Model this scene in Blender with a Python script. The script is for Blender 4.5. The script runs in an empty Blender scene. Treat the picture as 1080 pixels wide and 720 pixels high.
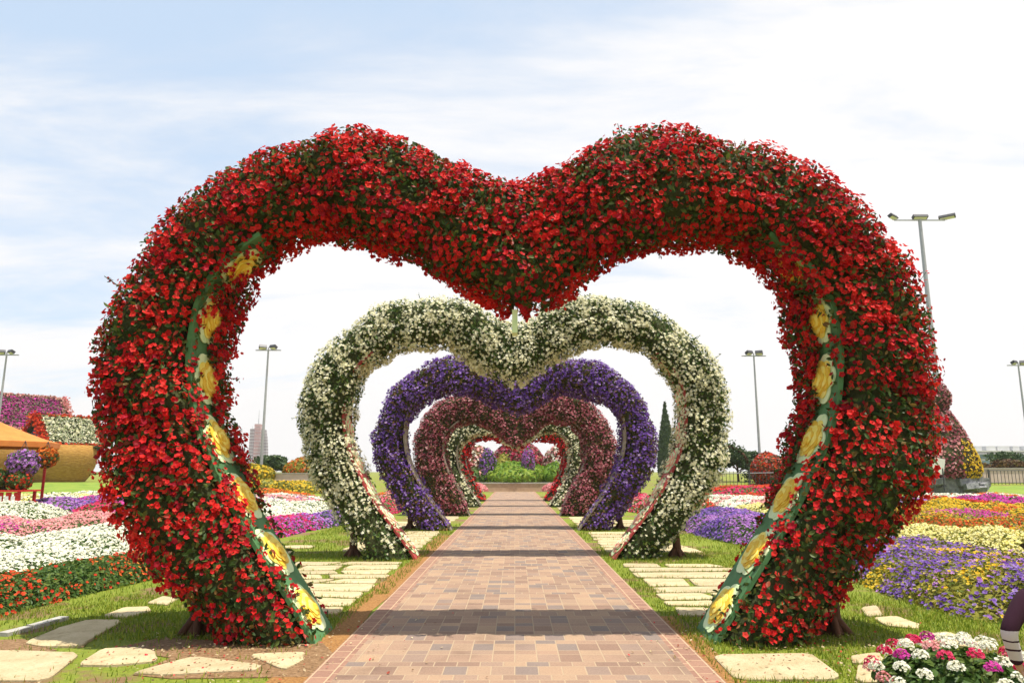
import bpy, math, random
import numpy as np
from mathutils import Vector, Matrix

# ------------------------------------------------------------------ camera, sky, sun, exposure
scene = bpy.context.scene
COL = scene.collection
PITCH = math.radians(10.26)
CAM_H = 1.7
cam_data = bpy.data.cameras.new('camera')
cam = bpy.data.objects.new('camera', cam_data)
COL.objects.link(cam)
cam.location = (0, 0, CAM_H)
cam.rotation_euler = (math.pi / 2 + PITCH, 0, 0)
cam_data.sensor_width = 36.0
cam_data.lens = 25.23
cam_data.shift_x = -3 / 1080
cam_data.clip_start = 0.05
cam_data.clip_end = 20000
scene.camera = cam

SUN = Vector((0.22, -0.14, 0.95)).normalized()          # direction towards the sun
sun_el = math.asin(SUN.z)
sun_az = math.atan2(SUN.x, SUN.y)
world = bpy.data.worlds.new('World')
scene.world = world
world.use_nodes = True
wn, wl = world.node_tree.nodes, world.node_tree.links
wn.clear()
w_out = wn.new('ShaderNodeOutputWorld')
w_bg = wn.new('ShaderNodeBackground'); w_bg.inputs['Strength'].default_value = 0.12
w_sky = wn.new('ShaderNodeTexSky'); w_sky.sky_type = 'NISHITA'; w_sky.sun_disc = False
w_sky.sun_elevation = sun_el; w_sky.sun_rotation = sun_az
w_sky.air_density = 1.0; w_sky.dust_density = 0.4; w_sky.ozone_density = 2.5
tc = wn.new('ShaderNodeTexCoord')
sep = wn.new('ShaderNodeSeparateXYZ'); wl.new(tc.outputs['Generated'], sep.inputs[0])


def wmath(op, a, b=None, clamp=False):
    n = wn.new('ShaderNodeMath'); n.operation = op; n.use_clamp = clamp
    for i, v in enumerate((a, b)):
        if v is None: continue
        if isinstance(v, (int, float)): n.inputs[i].default_value = v
        else: wl.new(v, n.inputs[i])
    return n.outputs[0]


zc = wmath('MAXIMUM', sep.outputs[2], 0.0)
zd = wmath('ADD', zc, 0.22)
cx_ = wmath('DIVIDE', sep.outputs[0], zd); cy_ = wmath('DIVIDE', sep.outputs[1], zd)
cmb = wn.new('ShaderNodeCombineXYZ'); wl.new(cx_, cmb.inputs[0]); wl.new(cy_, cmb.inputs[1])
mp = wn.new('ShaderNodeMapping'); wl.new(cmb.outputs[0], mp.inputs[0])
mp.inputs['Rotation'].default_value = (0, 0, 0.55); mp.inputs['Scale'].default_value = (0.9, 2.1, 1)
mp.inputs['Location'].default_value = (3.1, 1.4, 0)
nz = wn.new('ShaderNodeTexNoise'); wl.new(mp.outputs[0], nz.inputs['Vector'])
nz.inputs['Scale'].default_value = 1.3; nz.inputs['Detail'].default_value = 8; nz.inputs['Roughness'].default_value = 0.6
nz.inputs['Distortion'].default_value = 0.5
# more cloud to the right (where the veil is thicker) and towards the horizon
bias = wmath('MULTIPLY', sep.outputs[0], 0.34)
hor = wmath('MULTIPLY', wmath('SUBTRACT', 1.0, wmath('MULTIPLY', zc, 1.75), True), 0.62)
nzc = wmath('ADD', wmath('MULTIPLY', wmath('SUBTRACT', nz.outputs[0], 0.5), 1.5), 0.5)
cov = wmath('ADD', wmath('ADD', nzc, bias), hor)
cfac = wn.new('ShaderNodeMapRange'); cfac.interpolation_type = 'SMOOTHSTEP'
wl.new(cov, cfac.inputs[0]); cfac.inputs[1].default_value = 0.40; cfac.inputs[2].default_value = 0.92
cfac.inputs[3].default_value = 0.72; cfac.inputs[4].default_value = 0.99
ccol = wn.new('ShaderNodeMixRGB'); ccol.inputs[1].default_value = (3.95, 4.85, 5.85, 1); ccol.inputs[2].default_value = (5.85, 5.75, 5.7, 1)
craw = wn.new('ShaderNodeMapRange'); craw.interpolation_type = 'SMOOTHSTEP'
wl.new(cov, craw.inputs[0]); craw.inputs[1].default_value = 0.28; craw.inputs[2].default_value = 0.84
wl.new(craw.outputs[0], ccol.inputs[0])
w_mix = wn.new('ShaderNodeMixRGB')
wl.new(cfac.outputs[0], w_mix.inputs[0]); wl.new(w_sky.outputs[0], w_mix.inputs[1]); wl.new(ccol.outputs[0], w_mix.inputs[2])
wl.new(w_mix.outputs[0], w_bg.inputs['Color']); wl.new(w_bg.outputs[0], w_out.inputs[0])

sun_data = bpy.data.lights.new('sun', 'SUN'); sun_data.energy = 5.0; sun_data.angle = math.radians(0.6)
sun_data.color = (1.0, 0.94, 0.84)
sun = bpy.data.objects.new('sun', sun_data); COL.objects.link(sun)
sun.rotation_euler = (-SUN).to_track_quat('-Z', 'Y').to_euler()
sun.location = (10, -5, 30)

scene.view_settings.view_transform = 'Standard'
scene.view_settings.look = 'None'
scene.view_settings.exposure = 0.60
scene.view_settings.gamma = 1.0
scene.view_settings.use_curve_mapping = False

# ------------------------------------------------------------------ helpers
rng = np.random.default_rng(7)
F_PX = 757.0


def gz(x, y):
    """height of the terrain: flat near the path, lawns rising gently at the sides far back"""
    def ss(a, b, v):
        t = np.clip((v - a) / (b - a), 0, 1); return t * t * (3 - 2 * t)
    return 0.85 * ss(44, 62, np.asarray(y, float)) * ss(8, 15, np.abs(np.asarray(x, float)))


def at(px, py, Y=None, z=0.0):
    """a point of the place from the survey photograph: on the level z, or in the plane y = Y"""
    up, u = 360 - py, px - 543
    dy = F_PX * math.cos(PITCH) - up * math.sin(PITCH)
    dz = F_PX * math.sin(PITCH) + up * math.cos(PITCH)
    t = (Y / dy) if Y is not None else (z - CAM_H) / dz
    return Vector((u * t, dy * t, CAM_H + dz * t))


def noise3(P, s, seed=0):
    """cheap smooth noise in about -1..1"""
    r = np.random.default_rng(seed)
    out = np.zeros(len(P))
    for k in range(7):
        d = r.normal(size=3); d /= np.linalg.norm(d)
        f = s * r.uniform(0.6, 1.9)
        d2 = r.normal(size=3); d2 /= np.linalg.norm(d2)
        out += np.sin(P @ d * f + r.uniform(0, 6.28) + 1.3 * np.sin(P @ d2 * f * 0.7 + r.uniform(0, 6.28)))
    return out / 4.2


class MB:
    """collects chunks of geometry and links them as ONE mesh object"""
    def __init__(self):
        self.V, self.F, self.A, self.n = [], [], [], 0

    def add(self, V, F, attr=None):
        V = np.asarray(V, np.float32); F = np.asarray(F, np.int32)
        self.V.append(V); self.F.append(F + self.n)
        self.A.append(np.zeros(len(V), np.float32) if attr is None else np.asarray(attr, np.float32))
        self.n += len(V); return self

    def box(self, c, s, rz=0.0, rx=0.0, ry=0.0):
        hx, hy, hz = s[0] / 2, s[1] / 2, s[2] / 2
        V = np.array([(x, y, z) for x in (-hx, hx) for y in (-hy, hy) for z in (-hz, hz)])
        M = np.array((Matrix.Rotation(rz, 3, 'Z') @ Matrix.Rotation(ry, 3, 'Y') @ Matrix.Rotation(rx, 3, 'X')))
        V = V @ M.T + np.array(c)
        F = [(0, 1, 3, 2), (4, 6, 7, 5), (0, 4, 5, 1), (2, 3, 7, 6), (0, 2, 6, 4), (1, 5, 7, 3)]
        return self.add(V, F)

    def rod(self, p0, p1, r0, r1=None, n=10):
        r1 = r0 if r1 is None else r1
        p0, p1 = Vector(p0), Vector(p1)
        d = (p1 - p0).normalized()
        a = d.orthogonal().normalized(); b = d.cross(a)
        V = []
        for p, r in ((p0, r0), (p1, r1)):
            for k in range(n):
                t = 2 * math.pi * k / n
                V.append(p + a * math.cos(t) * r + b * math.sin(t) * r)
        self.add(np.array([tuple(v) for v in V]), [(k, (k + 1) % n, n + (k + 1) % n, n + k) for k in range(n)])
        i0 = self.n
        V2 = [tuple(v) for v in V] + [tuple(p0), tuple(p1)]
        F2 = [(k, 2 * n, (k + 1) % n) for k in range(n)] + [(n + k, n + (k + 1) % n, 2 * n + 1) for k in range(n)]
        return self.add(np.array(V2), F2)

    def path(self, pts, radii, n=8):
        for i in range(len(pts) - 1):
            self.rod(pts[i], pts[i + 1], radii[i], radii[i + 1], n)
        return self

    def grid(self, P):
        """P: (m, k, 3) array of points"""
        m, k = P.shape[:2]
        i = np.arange(m * k).reshape(m, k)
        F = np.stack([i[:-1, :-1], i[1:, :-1], i[1:, 1:], i[:-1, 1:]], -1).reshape(-1, 4)
        return self.add(P.reshape(-1, 3), F)

    def prism(self, poly, z0, z1, inset=0.0):
        """polygon (list of xy) extruded, with an inset chamfer at the top"""
        p = np.array(poly, float); c = p.mean(0); n = len(p)
        d = p - c; L = np.linalg.norm(d, axis=1, keepdims=True)
        q = c + d * (1 - inset / np.maximum(L, 1e-6))
        V = np.concatenate([np.c_[p, np.full(n, z0)], np.c_[p, np.full(n, z1 - inset * 0.6)], np.c_[q, np.full(n, z1)], [[c[0], c[1], z1]]])
        k = np.arange(n); k2 = (k + 1) % n
        self.add(V, np.concatenate([np.stack([k, k2, n + k2, n + k], 1), np.stack([n + k, n + k2, 2 * n + k2, 2 * n + k], 1)]))
        return self.add(V, np.stack([2 * n + k, 2 * n + k2, np.full(n, 3 * n)], 1))

    def build(self, name, mat, parent=None, smooth=False):
        me = bpy.data.meshes.new(name)
        V = np.concatenate(self.V); A = np.concatenate(self.A)
        sizes = np.concatenate([np.full(len(f), f.shape[1], np.int32) for f in self.F])
        loops = np.concatenate([f.ravel() for f in self.F]).astype(np.int32)
        me.vertices.add(len(V)); me.vertices.foreach_set('co', V.ravel())
        me.loops.add(len(loops)); me.loops.foreach_set('vertex_index', loops)
        me.polygons.add(len(sizes))
        st = np.zeros(len(sizes), np.int32); st[1:] = np.cumsum(sizes)[:-1]
        me.polygons.foreach_set('loop_start', st)
        me.polygons.foreach_set('loop_total', sizes)
        me.polygons.foreach_set('use_smooth', np.full(len(sizes), bool(smooth)))
        if A.any():
            at_ = me.attributes.new('throat', 'FLOAT', 'POINT'); at_.data.foreach_set('value', A)
        me.materials.append(mat)
        me.update(calc_edges=True); me.validate()
        o = bpy.data.objects.new(name, me); COL.objects.link(o)
        if parent is not None:
            o.parent = parent
            o.matrix_parent_inverse = Matrix.Translation(parent.location).inverted()
        return o


def thing(name, label, cat, loc=(0, 0, 0), group=None):
    """an Empty at the base of a thing; the parts are modelled in world coordinates and parented to it"""
    o = bpy.data.objects.new(name, None); COL.objects.link(o)
    o.location = loc; o.empty_display_size = 0.2
    return tag(o, label, cat, group)


def tag(o, label, cat, group=None):
    o['label'] = label; o['category'] = cat
    if group: o['group'] = group
    return o


def kind(o, k):
    o['kind'] = k; return o


# ------------------------------------------------------------------ materials
def new_mat(name):
    m = bpy.data.materials.new(name); m.use_nodes = True
    nt = m.node_tree; b = nt.nodes['Principled BSDF']
    b.inputs['Specular IOR Level'].default_value = 0.25
    return m, nt, b


def ramp(nt, stops, inp=None, interp='LINEAR'):
    r = nt.nodes.new('ShaderNodeValToRGB'); cr = r.color_ramp; cr.interpolation = interp
    while len(cr.elements) < len(stops): cr.elements.new(0.5)
    for e, (p, c) in zip(cr.elements, stops):
        e.position = p; e.color = (*c, 1)
    if inp is not None: nt.links.new(inp, r.inputs[0])
    return r.outputs[0]


def noise(nt, scale, detail=4, rough=0.55, coord='Object', stretch=None):
    t = nt.nodes.new('ShaderNodeTexCoord'); n = nt.nodes.new('ShaderNodeTexNoise')
    n.inputs['Scale'].default_value = scale; n.inputs['Detail'].default_value = detail; n.inputs['Roughness'].default_value = rough
    v = t.outputs[coord]
    if stretch:
        mpn = nt.nodes.new('ShaderNodeMapping'); mpn.inputs['Scale'].default_value = stretch
        nt.links.new(v, mpn.inputs[0]); v = mpn.outputs[0]
    nt.links.new(v, n.inputs['Vector'])
    return n.outputs[0]


def bump(nt, b, h, strength=0.4, dist=0.02):
    n = nt.nodes.new('ShaderNodeBump'); n.inputs['Strength'].default_value = strength; n.inputs['Distance'].default_value = dist
    nt.links.new(h, n.inputs['Height']); nt.links.new(n.outputs[0], b.inputs['Normal'])


def two_sided(nt, b, col, amount):
    """thin petals and leaves let part of the light through"""
    tr = nt.nodes.new('ShaderNodeBsdfTranslucent'); mx = nt.nodes.new('ShaderNodeMixShader')
    mx.inputs[0].default_value = amount
    nt.links.new(col, tr.inputs[0])
    nt.links.new(b.outputs[0], mx.inputs[1]); nt.links.new(tr.outputs[0], mx.inputs[2])
    nt.links.new(mx.outputs[0], nt.nodes['Material Output'].inputs[0])


def petal_mat(name, stops, throat=(0.5, 0.4, 0.05), trans=0.35):
    m, nt, b = new_mat(name)
    g = nt.nodes.new('ShaderNodeNewGeometry')
    c = ramp(nt, stops, g.outputs['Random Per Island'])
    a = nt.nodes.new('ShaderNodeAttribute'); a.attribute_name = 'throat'
    mx = nt.nodes.new('ShaderNodeMixRGB'); mx.inputs[2].default_value = (*throat, 1)
    mt = nt.nodes.new('ShaderNodeMath'); mt.operation = 'MULTIPLY'; mt.inputs[1].default_value = 0.7
    nt.links.new(a.outputs['Fac'], mt.inputs[0]); nt.links.new(mt.outputs[0], mx.inputs[0]); nt.links.new(c, mx.inputs[1])
    nt.links.new(mx.outputs[0], b.inputs['Base Color'])
    b.inputs['Roughness'].default_value = 0.6; b.inputs['Specular IOR Level'].default_value = 0.15
    two_sided(nt, b, mx.outputs[0], trans)
    return m


def leaf_mat(name, stops, trans=0.3, rough=0.5):
    m, nt, b = new_mat(name)
    g = nt.nodes.new('ShaderNodeNewGeometry')
    c = ramp(nt, stops, g.outputs['Random Per Island'])
    nt.links.new(c, b.inputs['Base Color']); b.inputs['Roughness'].default_value = rough
    two_sided(nt, b, c, trans)
    return m


def noisy_mat(name, stops, scale=8, rough=0.8, bump_s=0.3, dist=0.02, detail=6, stretch=None, coord='Object', metal=0.0):
    m, nt, b = new_mat(name)
    n = noise(nt, scale, detail, 0.6, coord, stretch)
    c = ramp(nt, stops, n)
    nt.links.new(c, b.inputs['Base Color']); b.inputs['Roughness'].default_value = rough; b.inputs['Metallic'].default_value = metal
    if bump_s: bump(nt, b, n, bump_s, dist)
    return m


RED_HOT = petal_mat('petal_scarlet_red', [(0, (0.48, 0.006, 0.010)), (0.4, (0.74, 0.014, 0.016)), (0.8, (0.78, 0.022, 0.022)), (1, (0.80, 0.06, 0.045))], (0.3, 0.03, 0.01))
RED = petal_mat('petal_red', [(0, (0.22, 0.004, 0.014)), (0.2, (0.44, 0.006, 0.035)), (0.4, (0.56, 0.006, 0.014)), (0.75, (0.74, 0.014, 0.016)), (1, (0.80, 0.045, 0.025))], (0.25, 0.02, 0.01))
WHITE = petal_mat('petal_white', [(0, (0.72, 0.68, 0.46)), (0.5, (0.83, 0.80, 0.62)), (1, (0.87, 0.86, 0.76))], (0.55, 0.5, 0.12))
PURE = petal_mat('petal_bright_white', [(0, (0.74, 0.70, 0.58)), (0.5, (0.83, 0.81, 0.74)), (1, (0.86, 0.85, 0.81))], (0.6, 0.6, 0.25))
PURPLE = petal_mat('petal_purple', [(0, (0.10, 0.04, 0.20)), (0.5, (0.19, 0.085, 0.40)), (0.8, (0.30, 0.16, 0.54)), (1, (0.54, 0.38, 0.62))], (0.05, 0.01, 0.12))
MAROON = petal_mat('petal_burgundy', [(0, (0.16, 0.02, 0.035)), (0.3, (0.36, 0.065, 0.10)), (0.6, (0.56, 0.20, 0.22)), (0.85, (0.66, 0.26, 0.28)), (1, (0.78, 0.50, 0.46))], (0.1, 0.01, 0.03))
PINK = petal_mat('petal_salmon_pink', [(0, (0.62, 0.14, 0.20)), (0.5, (0.74, 0.28, 0.30)), (1, (0.80, 0.48, 0.45))], (0.7, 0.4, 0.3))
MAGENTA = petal_mat('petal_magenta', [(0, (0.42, 0.02, 0.22)), (0.5, (0.62, 0.04, 0.34)), (1, (0.72, 0.14, 0.5))], (0.4, 0.02, 0.2))
CRIMSON = petal_mat('petal_crimson_pink', [(0, (0.55, 0.01, 0.06)), (0.5, (0.70, 0.03, 0.13)), (1, (0.75, 0.10, 0.22))], (0.4, 0.02, 0.05))
LILAC = petal_mat('petal_lilac', [(0, (0.26, 0.10, 0.40)), (0.5, (0.42, 0.18, 0.56)), (1, (0.58, 0.32, 0.66))], (0.3, 0.1, 0.3))
VIOLET = petal_mat('petal_violet', [(0, (0.12, 0.05, 0.30)), (0.5, (0.21, 0.10, 0.44)), (1, (0.38, 0.26, 0.58))], (0.08, 0.02, 0.18))
CREAM = petal_mat('petal_pale_yellow', [(0, (0.74, 0.66, 0.20)), (0.5, (0.80, 0.74, 0.36)), (1, (0.84, 0.80, 0.52))], (0.7, 0.6, 0.1))
YELLOW = petal_mat('petal_yellow', [(0, (0.60, 0.38, 0.01)), (0.5, (0.74, 0.50, 0.02)), (1, (0.78, 0.62, 0.08))], (0.5, 0.25, 0.01))
ORANGE = petal_mat('petal_orange', [(0, (0.60, 0.08, 0.012)), (0.5, (0.72, 0.16, 0.02)), (1, (0.78, 0.32, 0.06))], (0.5, 0.1, 0.01))
SCARLET = petal_mat('petal_scarlet', [(0, (0.46, 0.012, 0.008)), (0.5, (0.64, 0.03, 0.012)), (1, (0.74, 0.12, 0.03))], (0.4, 0.05, 0.01))

LEAF = leaf_mat('leaf_dark_green', [(0, (0.025, 0.055, 0.012)), (0.5, (0.055, 0.11, 0.018)), (0.85, (0.11, 0.165, 0.028)), (1, (0.22, 0.22, 0.05))])
LEAF_RED = leaf_mat('leaf_green_and_russet', [(0, (0.025, 0.055, 0.012)), (0.45, (0.055, 0.10, 0.018)), (0.7, (0.11, 0.14, 0.028)), (0.78, (0.20, 0.12, 0.035)), (0.88, (0.30, 0.04, 0.02)), (1, (0.42, 0.02, 0.015))])
LEAF_RUST = leaf_mat('leaf_rusty', [(0, (0.04, 0.03, 0.014)), (0.4, (0.12, 0.05, 0.025)), (0.75, (0.12, 0.10, 0.025)), (1, (0.26, 0.13, 0.04))])
LEAF_YEL = leaf_mat('leaf_yellow_green', [(0, (0.09, 0.13, 0.015)), (0.5, (0.20, 0.20, 0.025)), (1, (0.40, 0.33, 0.04))])
LEAF_MID = leaf_mat('leaf_mid_green', [(0, (0.03, 0.075, 0.012)), (0.5, (0.065, 0.125, 0.02)), (1, (0.14, 0.19, 0.035))])
LEAF_LIME = leaf_mat('leaf_lime', [(0, (0.07, 0.16, 0.012)), (0.5, (0.14, 0.26, 0.02)), (1, (0.26, 0.34, 0.04))], 0.4)
TREE_LEAF = leaf_mat('tree_leaf', [(0, (0.02, 0.045, 0.015)), (0.6, (0.045, 0.085, 0.025)), (1, (0.09, 0.13, 0.04))])
CORE = noisy_mat('hedge_twigs', [(0.3, (0.025, 0.035, 0.012)), (0.7, (0.06, 0.065, 0.022))], 14, 0.95, 0.6, 0.05)
SOILY = noisy_mat('bed_soil', [(0.3, (0.06, 0.035, 0.02)), (0.7, (0.15, 0.09, 0.045))], 10, 0.95, 0.5, 0.03)
BARK = noisy_mat('bark', [(0.3, (0.05, 0.022, 0.012)), (0.7, (0.14, 0.065, 0.035))], 9, 0.9, 0.8, 0.02, stretch=(1, 1, 0.25))
STEEL = noisy_mat('galvanised_steel', [(0.3, (0.32, 0.33, 0.34)), (0.7, (0.42, 0.43, 0.44))], 6, 0.5, 0.0, metal=0.6)
DARKMET = noisy_mat('dark_metal', [(0.3, (0.05, 0.05, 0.055)), (0.7, (0.09, 0.09, 0.095))], 20, 0.45, 0.1, 0.003, metal=0.4)
BOARD = noisy_mat('board_green_paint', [(0.25, (0.05, 0.13, 0.045)), (0.55, (0.075, 0.19, 0.07)), (0.8, (0.11, 0.235, 0.10))], 7, 0.6, 0.15, 0.004)
BOARD_RED = noisy_mat('board_red_paint', [(0.25, (0.25, 0.03, 0.03)), (0.55, (0.42, 0.06, 0.055)), (0.8, (0.10, 0.14, 0.05))], 4, 0.6, 0.15, 0.004)
BOARD_DARK = noisy_mat('board_weathered', [(0.25, (0.16, 0.13, 0.09)), (0.8, (0.40, 0.33, 0.26))], 7, 0.7, 0.15, 0.004)
ROSE_Y = noisy_mat('rose_yellow_paint', [(0.2, (0.76, 0.54, 0.05)), (0.5, (0.80, 0.64, 0.12)), (0.8, (0.82, 0.72, 0.28))], 9, 0.55, 0.2, 0.006)
ROSE_D = noisy_mat('rose_gold_paint', [(0.2, (0.62, 0.36, 0.02)), (0.8, (0.78, 0.52, 0.05))], 12, 0.55, 0.2, 0.006)
ROSE_L = noisy_mat('rose_leaf_pale_paint', [(0.2, (0.42, 0.62, 0.30)), (0.5, (0.62, 0.74, 0.42)), (0.8, (0.72, 0.74, 0.46))], 8, 0.6, 0.1, 0.004)
ROSE_P = noisy_mat('rose_pink_paint', [(0.2, (0.70, 0.12, 0.10)), (0.8, (0.78, 0.40, 0.32))], 12, 0.55, 0.2, 0.006)
def stone_mat():
    m, nt, b = new_mat('pale_flagstone')
    n1 = noise(nt, 3.0, 9, 0.65); n2 = noise(nt, 38, 6, 0.7); n3 = noise(nt, 9, 5, 0.6); oi = nt.nodes.new('ShaderNodeObjectInfo')
    c = ramp(nt, [(0.25, (0.29, 0.215, 0.115)), (0.42, (0.43, 0.35, 0.205)), (0.6, (0.51, 0.42, 0.26)), (0.8, (0.56, 0.48, 0.32))], n1)
    def mul(c0, c1):
        x = nt.nodes.new('ShaderNodeMixRGB'); x.blend_type = 'MULTIPLY'; x.inputs[0].default_value = 1
        nt.links.new(c0, x.inputs[1]); nt.links.new(c1, x.inputs[2]); return x.outputs[0]
    c = mul(c, ramp(nt, [(0.3, (0.72, 0.70, 0.66)), (0.5, (1, 1, 1)), (0.75, (1.05, 1.05, 1.05))], n2))
    c = mul(c, ramp(nt, [(0.28, (0.70, 0.66, 0.55)), (0.42, (1, 1, 1))], n3))
    c = mul(c, ramp(nt, [(0, (0.86, 0.85, 0.84)), (1, (1.08, 1.05, 1.0))], oi.outputs['Random']))
    nt.links.new(c, b.inputs['Base Color']); b.inputs['Roughness'].default_value = 0.9
    h = nt.nodes.new('ShaderNodeMath'); h.operation = 'ADD'; nt.links.new(n2, h.inputs[0]); nt.links.new(n1, h.inputs[1])
    bump(nt, b, h.outputs[0], 0.6, 0.015)
    return m


STONE = stone_mat()
KERB = noisy_mat('grey_concrete', [(0.25, (0.28, 0.26, 0.23)), (0.75, (0.42, 0.40, 0.35))], 7, 0.9, 0.3, 0.008)
WHITEP = noisy_mat('white_paint', [(0.2, (0.70, 0.69, 0.66)), (0.8, (0.80, 0.80, 0.78))], 5, 0.5, 0.05, 0.002)

# ------------------------------------------------------------------ flower and leaf scatter
def frames(N, spin):
    N = N / np.maximum(np.linalg.norm(N, axis=1, keepdims=True), 1e-6)
    ref = np.where(np.abs(N[:, 2:3]) < 0.9, np.array([[0, 0, 1.0]]), np.array([[1.0, 0, 0]]))
    a = np.cross(ref, N); a /= np.linalg.norm(a, axis=1, keepdims=True)
    b = np.cross(N, a)
    c, s = np.cos(spin)[:, None], np.sin(spin)[:, None]
    return np.stack([a * c + b * s, b * c - a * s, N], 2)          # columns


def stamp(mb, tmpl, P, N, size, r):
    TV, TF, TA = tmpl
    n, k = len(P), len(TV)
    if n == 0: return
    R = frames(N, r.uniform(0, 6.283, n))
    sz = size if np.ndim(size) else np.full(n, size)
    V = np.einsum('nij,kj->nki', R, TV) * sz[:, None, None] + P[:, None, :]
    F = (TF[None] + (np.arange(n) * k)[:, None, None]).reshape(-1, TF.shape[1])
    mb.add(V.reshape(-1, 3), F, np.tile(TA, n))


def star(np_, rin, zt, zc_):
    V = [(0, 0, zc_)]
    for k in range(np_ * 2):
        t = math.pi * k / np_
        q = 1.0 if k % 2 == 0 else rin
        V.append((q * math.cos(t), q * math.sin(t), zt * (1 if k % 2 == 0 else 0.3)))
    m = np_ * 2
    F = [(0, 1 + k, 1 + (k + 1) % m) for k in range(m)]
    return np.array(V) * 0.5, np.array(F), np.array([1.0] + [0.0] * m)


PETUNIA = star(5, 0.72, 0.10, -0.22)
STARFL = star(5, 0.42, 0.02, -0.1)
_p = [(0, 0, -0.2)] + [(math.cos(t), math.sin(t), 0.05) for t in np.arange(5) * 1.2566]
PENTA = (np.array(_p) * 0.5, np.array([(0, 1 + k, 1 + (k + 1) % 5) for k in range(5)]), np.array([1.0, 0, 0, 0, 0, 0]))
LEAFT = (np.array([(-.5, 0, 0), (-.15, -.26, .07), (.22, -.2, .05), (.5, 0, -.06), (.22, .2, .05), (-.15, .26, .07), (0, 0, -.03)]),
         np.array([(6, 0, 1), (6, 1, 2), (6, 2, 3), (6, 3, 4), (6, 4, 5), (6, 5, 0)]), np.zeros(7))
LEAFQ = (np.array([(-.5, 0, 0), (0, -.28, .06), (.5, 0, -.04), (0, .28, .06)]), np.array([(0, 1, 2, 3)]), np.zeros(4))


def sample_grid(P, n, r):
    """n random points on a grid surface P (m, k, 3) with normals and grid coordinates"""
    A, B, C, D = P[:-1, :-1], P[1:, :-1], P[1:, 1:], P[:-1, 1:]
    nrm = np.cross(C - A, D - B)
    ar = np.linalg.norm(nrm, axis=2)
    w = ar.ravel() / ar.sum()
    i = r.choice(len(w), n, p=w)
    ii, jj = np.unravel_index(i, ar.shape)
    u, v = r.random(n)[:, None], r.random(n)[:, None]
    pt = (A[ii, jj] * (1 - u) + B[ii, jj] * u) * (1 - v) + (D[ii, jj] * (1 - u) + C[ii, jj] * u) * v
    nn = nrm[ii, jj] / np.maximum(ar[ii, jj], 1e-9)[:, None]
    return pt, nn, ii + u[:, 0], jj + v[:, 0]


def grid_area(P):
    A, B, C, D = P[:-1, :-1], P[1:, :-1], P[1:, 1:], P[:-1, 1:]
    return np.linalg.norm(np.cross(C - A, D - B), axis=2).sum() / 2


# ------------------------------------------------------------------ ground, path, strips
def ground_mat():
    m, nt, b = new_mat('lawn_and_dry_soil')
    n1 = noise(nt, 0.9, 6, 0.6); n2 = noise(nt, 22, 4, 0.7); n3 = noise(nt, 160, 2, 0.6)
    g = ramp(nt, [(0.25, (0.09, 0.14, 0.014)), (0.5, (0.17, 0.21, 0.02)), (0.8, (0.25, 0.25, 0.035))], n2)
    s = ramp(nt, [(0.3, (0.13, 0.075, 0.035)), (0.7, (0.27, 0.17, 0.085))], n3)
    f = ramp(nt, [(0.40, (1, 1, 1)), (0.47, (0, 0, 0))], n1)
    mx = nt.nodes.new('ShaderNodeMixRGB'); nt.links.new(f, mx.inputs[0]); nt.links.new(g, mx.inputs[1]); nt.links.new(s, mx.inputs[2])
    nt.links.new(mx.outputs[0], b.inputs['Base Color']); b.inputs['Roughness'].default_value = 0.95
    bump(nt, b, n3, 0.6, 0.02)
    return m


xs = np.unique(np.concatenate([np.linspace(-20, 20, 41), np.linspace(-90, 90, 37), [-1250, -800, -500, -200, 200, 500, 800, 1250]]))
ys = np.unique(np.concatenate([np.linspace(-10, 40, 26), np.linspace(40, 70, 31), [-300, -60, 80, 100, 150, 250, 500, 1000, 1400]]))
X, Y = np.meshgrid(xs, ys, indexing='ij')
kind(MB().grid(np.stack([X, Y, gz(X, Y)], 2)).build('ground', ground_mat(), smooth=True), 'structure')


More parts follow.
